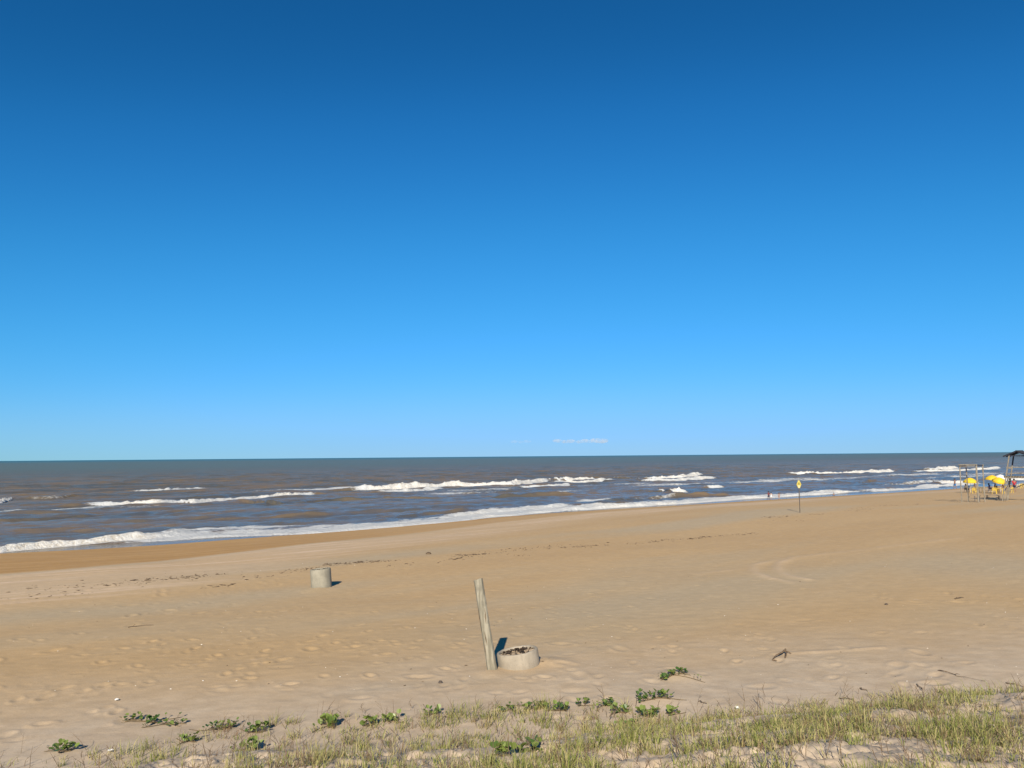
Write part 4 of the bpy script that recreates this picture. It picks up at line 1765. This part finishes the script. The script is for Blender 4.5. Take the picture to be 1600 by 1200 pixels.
# ------------------------------------------------------------------ creeping vines with round leaves
def vine(px, py, w_px, runs, leaves, label, seed, size=0.075, upright=0.5, bright=0.5):
    rnd = random.Random(seed)
    p = ground(px, py)
    k = px_m(p)
    root = empty("beach_vine", p)
    tag(root, label, "vine", "creeping beach vines")
    half = w_px * k / 2
    st = MB()
    verts, faces, tint = [], [], []
    for r_ in range(runs + 1):
        trail = r_ == runs                       # one long, nearly bare runner
        a = rnd.uniform(-0.35, 0.35) + (math.pi if r_ % 2 else 0)
        x, y = rnd.uniform(-.1, .1) * half, rnd.uniform(-.05, .05)
        n = 7
        pts = []
        ln = half * (rnd.uniform(1.5, 2.3) if trail else rnd.uniform(.7, 1.1))
        for i in range(n):
            pts.append((x, y))
            a += rnd.uniform(-.3, .3)
            x += math.cos(a) * ln / (n - 1)
            y += math.sin(a) * ln / (n - 1) * 1.3
        P3 = [Vector((qx, qy, tz(p.x + qx, p.y + qy) - p.z + 0.012)) for qx, qy in pts]
        st.tube(P3, [0.006] * (n - 1) + [0.003], 5)
        for _ in range(max(3, leaves // runs // 3) if trail else leaves // runs):
            f = rnd.random() ** 0.8 * (n - 1)
            i = min(int(f), n - 2)
            q = P3[i].lerp(P3[i + 1], f - i)
            s = size * (rnd.uniform(.35, .7) if trail else rnd.uniform(.55, 1.3))
            hgt = rnd.uniform(.02, .10) * (0.6 + upright)
            off = Vector((rnd.uniform(-.05, .05), rnd.uniform(-.10, .10), 0))
            b = q + off
            b.z = tz(p.x + b.x, p.y + b.y) - p.z + hgt
            st.tube([q, (q + b) / 2 + Vector((0, 0, .01)), b], .0022, 4, cap=False)
            yaw, pit, fold = rnd.uniform(0, 6.283), rnd.uniform(.1, 1.15) * upright * 1.6, rnd.uniform(.15, .55)
            Mx = Matrix.Translation(b) @ Matrix.Rotation(yaw, 4, 'Z') @ Matrix.Rotation(pit, 4, 'X') @ Matrix.Rotation(rnd.uniform(-.3, .3), 4, 'Y')
            base = len(verts)
            shape = [(0, 0), (.33, .08), (.52, .40), (.42, .80), (.16, .98), (0, .86)]
            mid = [(0, 0, 0), (0, .45, 0), (0, .86, 0)]
            L = [Vector((0, 0, 0)), Vector((0, .45, 0)), Vector((0, .86, 0))]
            for sx in (1, -1):
                for (ux, uy) in shape[1:5]:
                    L.append(Vector((sx * ux, uy, abs(ux) * fold)))
            verts += [tuple(Mx @ (v * s)) for v in L]
            for o in (3, 7):
                f4 = [(0, o, o + 1, 1), (1, o + 1, o + 2), (1, o + 2, o + 3, 2)]
                faces += [tuple(base + t for t in (f_ if o == 3 else f_[::-1])) for f_ in f4]
            tv = min(1, max(0, rnd.gauss(bright, .38)))
            tint += [tv] * 11
    st.build("runner", M['vine_stem'], root, smooth=True)
    me = bpy.data.meshes.new("leaves")
    me.from_pydata(verts, [], faces)
    attr_f(me, "tint", tint)
    me.materials.append(M['leaf'])
    o = bpy.data.objects.new("leaves", me)
    COL.objects.link(o)
    o.parent = root
    return root


VINES = [
    (1051, 1055, 58, 4, 52, "dense green vine on bare sand, farthest right of the post, up the beach", .068, .5, .35),
    (1022, 1093, 52, 4, 56, "dark green vine clump just beyond the grass edge, below the far vine", .072, .6, .25),
    (222, 1127, 66, 4, 34, "straggling dark green vine on bare sand at the left", .07, .35, .15),
    (258, 1132, 70, 3, 26, "second straggling vine on bare sand at the left, nearer the grass", .068, .35, .2),
    (345, 1139, 56, 3, 36, "green vine with a yellowing leaf at the left edge of the grass", .072, .5, .45),
    (396, 1146, 34, 3, 34, "small leafy vine in the grass, right of the yellowing one", .078, .7, .5),
    (92, 1176, 34, 3, 30, "small green vine clump in sparse grass at far left", .080, .6, .4),
    (291, 1161, 34, 3, 18, "small bright vine with a few dark leaves amid left grass", .075, .6, .6),
    (513, 1136, 34, 3, 44, "bright green upright leafy clump, the brightest left of centre", .09, .8, .75),
    (575, 1135, 26, 2, 24, "small bright green clump right of the brightest one", .085, .7, .7),
    (611, 1128, 28, 2, 20, "small vine at the grass edge left of centre, with pale leaves", .07, .6, .6),
    (676, 1119, 24, 2, 16, "tiny vine at the grass edge below the dark stone", .07, .6, .45),
    (790, 1112, 32, 3, 20, "vine tuft at the grass edge just below the leaning post", .07, .5, .5),
    (836, 1107, 42, 3, 38, "green vine at the grass edge below the low concrete ring", .072, .55, .35),
    (876, 1111, 28, 3, 30, "dark green vine clump next right of the one below the ring", .072, .6, .3),
    (911, 1103, 24, 2, 16, "small pale green vine at the grass edge right of the ring", .068, .5, .6),
    (950, 1103, 26, 3, 28, "leafy dark vine at the grass edge, left of the clump beyond the edge", .075, .6, .35),
    (968, 1114, 30, 3, 28, "yellow-green leafy vine inside the grass edge right of centre", .078, .6, .75),
    (1011, 1121, 32, 3, 38, "large-leaved bright vine in grass below the dark clump", .090, .6, .75),
    (1049, 1117, 30, 2, 20, "low yellow-green vine in grass, right of the large-leaved one", .075, .5, .65),
    (978, 1144, 40, 3, 30, "green leafy patch among tall grass right of centre", .085, .7, .55),
    (783, 1192, 30, 3, 24, "bright green leafy clump at the bottom edge under the post", .095, .8, .8),
    (826, 1184, 34, 3, 24, "dark green leafy clump at the bottom edge, right of the bright one", .09, .7, .35),
    (392, 1172, 34, 3, 24, "yellow-green leafy clump near the bottom in left grass", .085, .7, .8),
]
for i, (px, py, w, runs, n, lab, size, upr, br) in enumerate(VINES):
    vine(px, py, w, runs, n, lab, 100 + i, size, upr, br)

# ------------------------------------------------------------------ dune grass (one mass)
_edge_px = [(-260, 1198), (0, 1188), (60, 1180), (190, 1172), (300, 1156), (400, 1134), (480, 1122), (560, 1120), (650, 1115), (760, 1107), (860, 1108),
            (950, 1106), (1040, 1116), (1090, 1112), (1180, 1101), (1260, 1098), (1340, 1090), (1420, 1086), (1500, 1082), (1580, 1084), (1860, 1074)]
_ep = [ground(*q) for q in _edge_px]
_ex = np.array([q.x for q in _ep])
_ey = np.array([q.y for q in _ep])


def edge_y(x):
    return np.interp(x, _ex, _ey)


def build_grass():
    r = np.random.default_rng(3)
    n = 30000
    x = r.uniform(-15, 17, n)
    y = r.uniform(3.0, 17.5, n)
    d = edge_y(x) - y                                # metres inside the edge
    inside = d + 0.5 * fbm(x / 1.1, y / 1.1, 301, 2)
    patch = fbm(x / 1.5, y / 1.0, 311, 3) + 0.55 * fbm(x / 0.45, y / 0.45, 313, 2)
    left = sstep(-8.0, -2.5, x)
    right = sstep(1.5, 4.5, x)
    dens = sstep(-0.50, 0.40, patch) * sstep(-0.35, 0.7, inside) * (0.34 + 0.52 * left + 0.18 * right)
    dens = np.maximum(dens, 0.05 * sstep(-0.6, 0.2, inside))
    keep = r.random(n) < dens * 0.53 * (1 + 0.7 * sstep(1.5, 4.5, d))
    x, y, pt = x[keep], y[keep], patch[keep]
    z = terrain(x, y)
    nt = len(x)
    nb = r.integers(4, 26, nt)
    ti = np.repeat(np.arange(nt), nb)
    N = len(ti)
    hgt = (0.06 + 0.17 * r.random(N)) * (0.5 + 0.7 * r.random(nt) + 0.7 * r.random(nt) ** 6)[ti] * (0.8 + 0.4 * sstep(-.2, .5, pt))[ti]
    rad = (0.05 + 0.14 * r.random(nt))[ti] * np.sqrt(r.random(N))
    a0 = r.uniform(0, 2 * np.pi, N)
    bx, by = x[ti] + rad * np.cos(a0), y[ti] + rad * np.sin(a0)
    bz = z[ti] - 0.015
    a = a0 + r.normal(0, 0.9, N)
    lean = hgt * np.clip(r.normal(0.55, 0.38, N), 0.02, 1.6)
    lx, ly = np.cos(a) * lean, np.sin(a) * lean
    wid = 0.0030 + 0.0030 * r.random(N)
    fa = r.uniform(0, np.pi, N)
    wx, wy = np.cos(fa) * wid, np.sin(fa) * wid
    v = np.zeros((N, 6, 3))
    for k, (f, zz, w) in enumerate(((0, 0, 1.0), (0.38, .62, .8), (1.0, 1.0, .12))):
        px_ = bx + lx * f
        py_ = by + ly * f
        pz_ = bz + hgt * zz - (0.25 * lean * f if k == 2 else 0)
        v[:, 2 * k] = np.stack([px_ - wx * w, py_ - wy * w, pz_], -1)
        v[:, 2 * k + 1] = np.stack([px_ + wx * w, py_ + wy * w, pz_], -1)
    base = np.arange(N)[:, None] * 6
    q = np.concatenate([base + np.array([[0, 1, 3, 2]]), base + np.array([[2, 3, 5, 4]])])
    tuft_t = np.clip(0.42 + 0.30 * r.normal(size=nt) - 0.25 * np.clip(pt, -1, 1), 0, 1)
    t = np.clip(tuft_t[ti] + 0.22 * r.normal(size=N), 0, 1)
    me = mesh_from_np("dune_grass", v.reshape(-1, 3), q)
    attr_f(me, "tint", np.repeat(t, 6))
    me.materials.append(M['grass'])
    o = bpy.data.objects.new("dune_grass", me)
    COL.objects.link(o)
    tag(o, "patchy green and straw-coloured dune grass along the bottom", "grass", kind="stuff")
    print("GRASS", nt, N)
    # dry stalks standing among the grass
    mb = MB()
    cnt = 0
    while cnt < 1800:
        X, Y = r.uniform(-12, 13), r.uniform(7, 16.5)
        dd = float(edge_y(X)) - Y
        if dd < -0.35 or (dd < 0.1 and r.random() < .5) or (X < -5 and r.random() < .45):
            continue
        cnt += 1
        Z = tz(X, Y) - .02
        h = r.uniform(.10, .36)
        a = r.uniform(0, 6.28)
        le = h * r.uniform(.1, .8)
        p0, p2 = Vector((X, Y, Z)), Vector((X + math.cos(a) * le, Y + math.sin(a) * le, Z + h))
        p1 = p0.lerp(p2, .5) + Vector((r.uniform(-.02, .02), r.uniform(-.02, .02), .02))
        w = r.uniform(.0026, .0058)
        mb.tube([p0, p1, p2], [w, w * .8, w * .4], 4, cap=False)
        for _ in range(r.integers(0, 4)):
            t_ = r.uniform(.35, .9)
            q0 = p0.lerp(p2, t_)
            b = a + r.uniform(-1.8, 1.8)
            l2 = h * r.uniform(.15, .4)
            mb.tube([q0, q0 + Vector((math.cos(b) * l2, math.sin(b) * l2, l2 * .9))], [w * .6, w * .3], 4, cap=False)
    so = mb.build("dry_stalks", M['dry_stalk'], None)
    tag(so, "thin brown dry stalks standing among the dune grass", "dry stalks", kind="stuff")


build_grass()

# ------------------------------------------------------------------ driftwood, twigs, stones, litter
def twig(px0, py0, px1, py1, r, label, branches=2, mat='twig', lift=0.02, name="twig"):
    a, b = ground(px0, py0), ground(px1, py1)
    root = empty(name, a)
    tag(root, label, name.replace('_', ' '))
    d = b - a
    n = 7
    pts = []
    for i in range(n):
        t = i / (n - 1)
        q = a + d * t
        w = Vector((random.uniform(-.03, .03), random.uniform(-.05, .05), 0)) * (1 if 0 < i < n - 1 else 0)
        q += w
        q.z = tz(q.x, q.y) + r * .7 + lift * math.sin(math.pi * t)
        pts.append(q - a)
    MB().tube(pts, [r * (1 - .55 * i / (n - 1)) for i in range(n)], 7, jitter=.15).build("stem", M[mat], root)
    for k in range(branches):
        i = random.randint(1, n - 2)
        q = pts[i]
        ang = math.atan2(d.y, d.x) + random.choice((-1, 1)) * random.uniform(.4, 1.0)
        l = d.length * random.uniform(.15, .35)
        e = q + Vector((math.cos(ang) * l, math.sin(ang) * l, 0))
        e.z = tz(a.x + e.x, a.y + e.y) - a.z + random.uniform(.01, .05)
        MB().tube([q, q.lerp(e, .5) + Vector((0, 0, .02)), e], [r * .55, r * .45, r * .2], 6).build("branch", M[mat], root)
    return root


def driftwood():
    a = ground(1207, 1033.5)
    k = px_m(a)
    b = ground(1228, 1022.5)
    root = empty("driftwood", a)
    tag(root, "dark brown piece of split driftwood on the sand at right", "driftwood")
    d = b - a
    side = Vector((-d.y, d.x, 0)).normalized()
    up = Vector((0, 0, 1))
    MB().tube([up * .03, d * .35 + up * .07 + side * .02, d * .75 + up * .09, d + up * .12], [.009, .014, .022, .020], 8, jitter=.25).build("log", M['driftwood'], root)
    MB().tube([d * .42 + up * .02 - side * .16, d * .72 + up * .05 - side * .10, d * .98 + up * .08 - side * .02], [.012, .02, .018], 7, jitter=.25).build("branch", M['driftwood'], root)
    MB().tube([d * .92 + up * .08, d * 1.02 + up * .07 + Vector((.05, -.02, 0)), d * 1.02 + up * .03 + Vector((.10, -.06, 0))], [.016, .013, .008], 7, jitter=.25).build("branch", M['driftwood'], root)
    MB().tube([up * .02, Vector((.10, -.02, .012))], [.018, .008], 6).build("splinter", M['driftwood'], root)


driftwood()
twig(1466, 1049, 1494, 1056, .012, "dark thin twig lying on the sand at right, right of the driftwood", 1)
twig(1494, 1056.5, 1540, 1066, .0045, "faint thin dry stem trailing on from the dark twig", 3)
twig(1572, 1068, 1604, 1075, .012, "dark twig cut by the right edge above the grass", 1)
twig(1343, 1076, 1356, 1081, .011, "short dark twig just above the grass edge at right", 0)
twig(1311, 1092, 1336, 1096, .011, "dark twig lying along the grass edge, left of the short one", 1)
twig(1433, 1071, 1441, 1079, .010, "short forked twig above the grass, left of the pale sand heap", 1)
twig(1091, 1097, 1104, 1101, .010, "short straight twig on sand at the grass edge right of the vines", 0)
twig(200, 981, 240, 977, .011, "thin dark stick on the damp grey sand band at left", 1)
twig(1492, 936.5, 1506, 934, .018, "small dark stick on open sand at far right", 1)


def upright_twig(px, py, h_px, label):
    p = ground(px, py)
    k = px_m(p)
    h = h_px * k
    root = empty("dry_weed", p)
    tag(root, label, "dry weed", "dry weeds standing up from the grass")
    pts = [(0, 0, -.03), (.02, 0, h * .35), (-.02, .01, h * .7), (.03, 0, h)]
    MB().tube(pts, [.006, .005, .004, .002], 6).build("stem", M['dry_stalk'], root)
    for _ in range(5):
        z = h * random.uniform(.3, .95)
        a = random.uniform(0, 6.28)
        l = h * random.uniform(.1, .25)
        MB().tube([(0, 0, z), (math.cos(a) * l, math.sin(a) * l, z + l * .8)], [.003, .0015], 5).build("branch", M['dry_stalk'], root)


upright_twig(1194, 1099, 32, "tall thin dry weed standing above the grass edge right of the vines")
upright_twig(1030, 1128, 34, "dry branched weed in grass beside the large-leaved vine")
upright_twig(1107, 1140, 38, "dark dry weed leaning out of the grass right of centre")
upright_twig(565, 1118, 20, "thin dry weed above the bright green clumps left of centre")
upright_twig(641, 1110, 18, "short thin dry weed at the grass edge, left of the dark stone")
upright_twig(774, 1103, 16, "short dry weed at the grass edge under the leaning post")
upright_twig(640, 1168, 34, "brown dry weed standing in the grass near the bottom left of centre")


def lump(name, px, py, sx, sy, sz, mat, label, cat, jit=.16):
    p = ground(px, py)
    root = MB().ball((0, 0, sz * .6), sx, sy, sz, 10, 7, jit).build(name, M[mat], None, smooth=False)
    root.location = p
    tag(root, label, cat)


lump("stone", 688, 1067.5, .045, .04, .035, 'stone', "small dark stone on bare sand left of the leaning post", "stone")
lump("seaweed_clump", 670, 866, .17, .13, .07, 'seaweed', "dark clump of seaweed beyond the tide line, above the leaning post", "seaweed", .3)
lump("stone", 1385, 945, .055, .04, .03, 'stone', "dark stone on the open sand right of the wheel tracks", "stone")


def rag(px, py, s, label, cat, name, mat='white'):
    p = ground(px, py)
    vs, fs = [], []
    n = 5
    rnd = random.Random(px)
    for i in range(n):
        for j in range(n):
            vs.append((s * (i / (n - 1) - .5) + rnd.uniform(-.1, .1) * s, s * .7 * (j / (n - 1) - .5) + rnd.uniform(-.1, .1) * s,
                       .02 + s * .45 * rnd.random()))
    for i in range(n - 1):
        for j in range(n - 1):
            fs.append((i * n + j, (i + 1) * n + j, (i + 1) * n + j + 1, i * n + j + 1))
    o = MB().add(vs, fs).build(name, M[mat], None)
    m = o.modifiers.new("thickness", 'SOLIDIFY')
    m.thickness = .004
    o.location = p
    tag(o, label, cat)


rag(173, 1177, .085, "crumpled white scrap in the sparse grass at left", "litter", "paper_scrap")
rag(1152, 1109, .075, "crumpled white scrap lying in the grass right of the vines", "litter", "paper_scrap")
rag(183, 1095.5, .07, "flat white scrap on bare sand at left, above the straggling vines", "litter", "paper_scrap")


def scatter(name, pts, rnd, smin, smax, stretch, mat, label, flatness=.35):
    V, T = [], []
    for (x, y) in pts:
        z = tz_fast(x, y)
        V.append((x, y, z))
    V = np.array(V)
    N = len(V)
    s = smin * (smax / smin) ** (rnd.random(N) ** 1.6)
    a = math.atan2(TY, TX) + rnd.normal(0, .45, N)
    st = rnd.uniform(1, stretch, N)
    o = np.array([(1, 0, 0), (-1, 0, 0), (0, 1, 0), (0, -1, 0), (0, 0, 1), (0, 0, -1)], dtype=float)
    L = o[None] * np.stack([s * st, s, s * flatness], -1)[:, None, :] * rnd.uniform(.6, 1.3, (N, 6, 1))
    c, sn = np.cos(a)[:, None], np.sin(a)[:, None]
    P = np.stack([L[..., 0] * c - L[..., 1] * sn, L[..., 0] * sn + L[..., 1] * c, L[..., 2] + s[:, None] * flatness * .5], -1) + V[:, None, :]
    tri = np.array([(0, 2, 4), (2, 1, 4), (1, 3, 4), (3, 0, 4), (2, 0, 5), (1, 2, 5), (3, 1, 5), (0, 3, 5)])
    F = (np.arange(N)[:, None, None] * 6 + tri[None]).reshape(-1, 3)
    me = mesh_from_np(name, P.reshape(-1, 3), None, F, smooth=False)
    me.materials.append(M[mat])
    ob = bpy.data.objects.new(name, me)
    COL.objects.link(ob)
    tag(ob, label, name.replace('_', ' '), kind="stuff")


def tz_fast(x, y):
    return float(terrain(np.array([x]), np.array([y]))[0])


r9 = np.random.default_rng(21)
WRACK = [([(0, 934), (60, 930), (150, 925)], 30, .35), ([(20, 921), (140, 915), (200, 912), (300, 902), (360, 897)], 120, .5), ([(180, 911), (280, 902), (350, 897)], 70, .3),
         ([(310, 918), (330, 917), (360, 914)], 26, .2), ([(370, 902), (440, 900)], 22, .3), ([(440, 894), (470, 891), (525, 882), (560, 879), (624, 876)], 130, .25),
         ([(510, 882), (560, 878.5), (625, 876)], 90, .15), ([(610, 884), (640, 881)], 18, .3), ([(665, 877), (715, 873), (730, 867), (790, 864)], 90, .4),
         ([(720, 868), (760, 866)], 60, .2), ([(790, 860), (850, 856), (930, 852), (950, 850)], 90, .5), ([(905, 854), (930, 852.5)], 40, .15),
         ([(960, 851), (1040, 845), (1080, 841), (1180, 833)], 130, .3), ([(1080, 842), (1130, 837)], 50, .2), ([(1201, 808.5), (1214, 808)], 40, .3), ([(1190, 809), (1245, 806)], 30, .5),
         ([(1250, 805), (1300, 803)], 36, .2), ([(1330, 799), (1354, 794)], 60, .5), ([(1370, 791), (1440, 788)], 40, .5), ([(1200, 815), (1250, 813)], 14, .4),
         ([(1500, 786), (1580, 783)], 40, .8), ([(1440, 778.5), (1480, 779.5)], 30, .3), ([(800, 869), (830, 868)], 10, .2), ([(1385, 790), (1390, 789)], 8, .2)]
pts = []
for line, n, sp in WRACK:
    P = np.array([[*ground(*q)][:2] for q in line])
    seg = np.linalg.norm(np.diff(P, axis=0), axis=1)
    cum = np.concatenate([[0], np.cumsum(seg)])
    # pieces gather in short runs
    cl = r9.uniform(0, cum[-1], max(3, n // 9))
    for _ in range(int(n * 1.4)):
        t = np.clip(cl[r9.integers(len(cl))] + r9.normal(0, .5), 0, cum[-1]) if r9.random() < .75 else r9.uniform(0, cum[-1])
        x = np.interp(t, cum, P[:, 0]) + r9.normal(0, sp * .8)
        y = np.interp(t, cum, P[:, 1]) + r9.normal(0, sp * 1.6)
        pts.append((x, y))
scatter("dried_seaweed", pts, r9, .009, .052, 3.8, 'seaweed', "broken line of dark dried seaweed along the old tide mark", .45)
pts = []
for _ in range(260):
    px, py = r9.uniform(-40, 1640), 880 + 200 * r9.random() ** 1.4
    g = ground(px, py)
    pts.append((g.x, g.y))
scatter("shell_fragments", pts[:120], r9, .008, .024, 1.6, 'shell', "tiny white shell fragments scattered on the sand", .5)
scatter("dark_debris", pts[120:], r9, .008, .024, 2.5, 'seaweed', "tiny dark bits of debris scattered on the sand", .5)


# ------------------------------------------------------------------ faint low clouds over the horizon
def build_cloud(px0, px1, py0, py1, puffs, dens, label, seed, dist=9000.0):
    rnd = random.Random(seed)
    d0, d1 = ray(px0, py1), ray(px1, py0)
    c = (ray((px0 + px1) / 2, (py0 + py1) / 2)) * dist + Vector((0, 0, CAM_Z))
    w = (px1 - px0) / FPX * dist
    h = (py1 - py0) / FPX * dist
    mb = MB()
    m, nt, _, _ = mat_new("cloud_vapour")
    b = NB(nt)
    n1 = b.noise(b.obj(), 14.0 / w, 3, .5)
    v = b.n.new("ShaderNodeVolumePrincipled")
    v.inputs['Color'].default_value = (1, 1, 1, 1)
    v.inputs['Anisotropy'].default_value = 0.0
    b.l.new(b.math('MULTIPLY', b.ramp(n1, .35, .65), dens), v.inputs['Density'])
    b.out(v.outputs[0], volume=True)
    right = Vector((c.y, -c.x, 0)).normalized()
    o = empty("tmp", (0, 0, 0))
    bpy.data.objects.remove(o)
    for (fx, fy, fr) in puffs:
        ctr = right * (fx * w / 2)
        rr = fr * h
        mb.ball((ctr.x + rnd.uniform(-.2, .2) * h, ctr.y + rnd.uniform(-.2, .2) * h, fy * h / 2), rr * 2.1, rr * 2.1, rr * .72, 16, 10, .04)
    ob = mb.build("cloud", m, None, smooth=True)
    ob.location = c
    tag(ob, label, "cloud", "faint clouds low over the horizon")


build_cloud(868, 948, 683, 695, [(-.88, .1, .34), (-.62, -.15, .30), (-.36, -.05, .34), (-.1, -.2, .28), (.12, 0, .34), (.36, -.1, .32), (.60, .05, .42), (.82, 0, .46)],
            0.0095, "faint white cloud low over the sea, the brightest near the middle", 4)
build_cloud(796, 832, 686, 694, [(-.6, 0, .4), (-.1, -.2, .35), (.5, .1, .4)], 0.0035, "very faint small cloud over the horizon left of the brightest", 5)
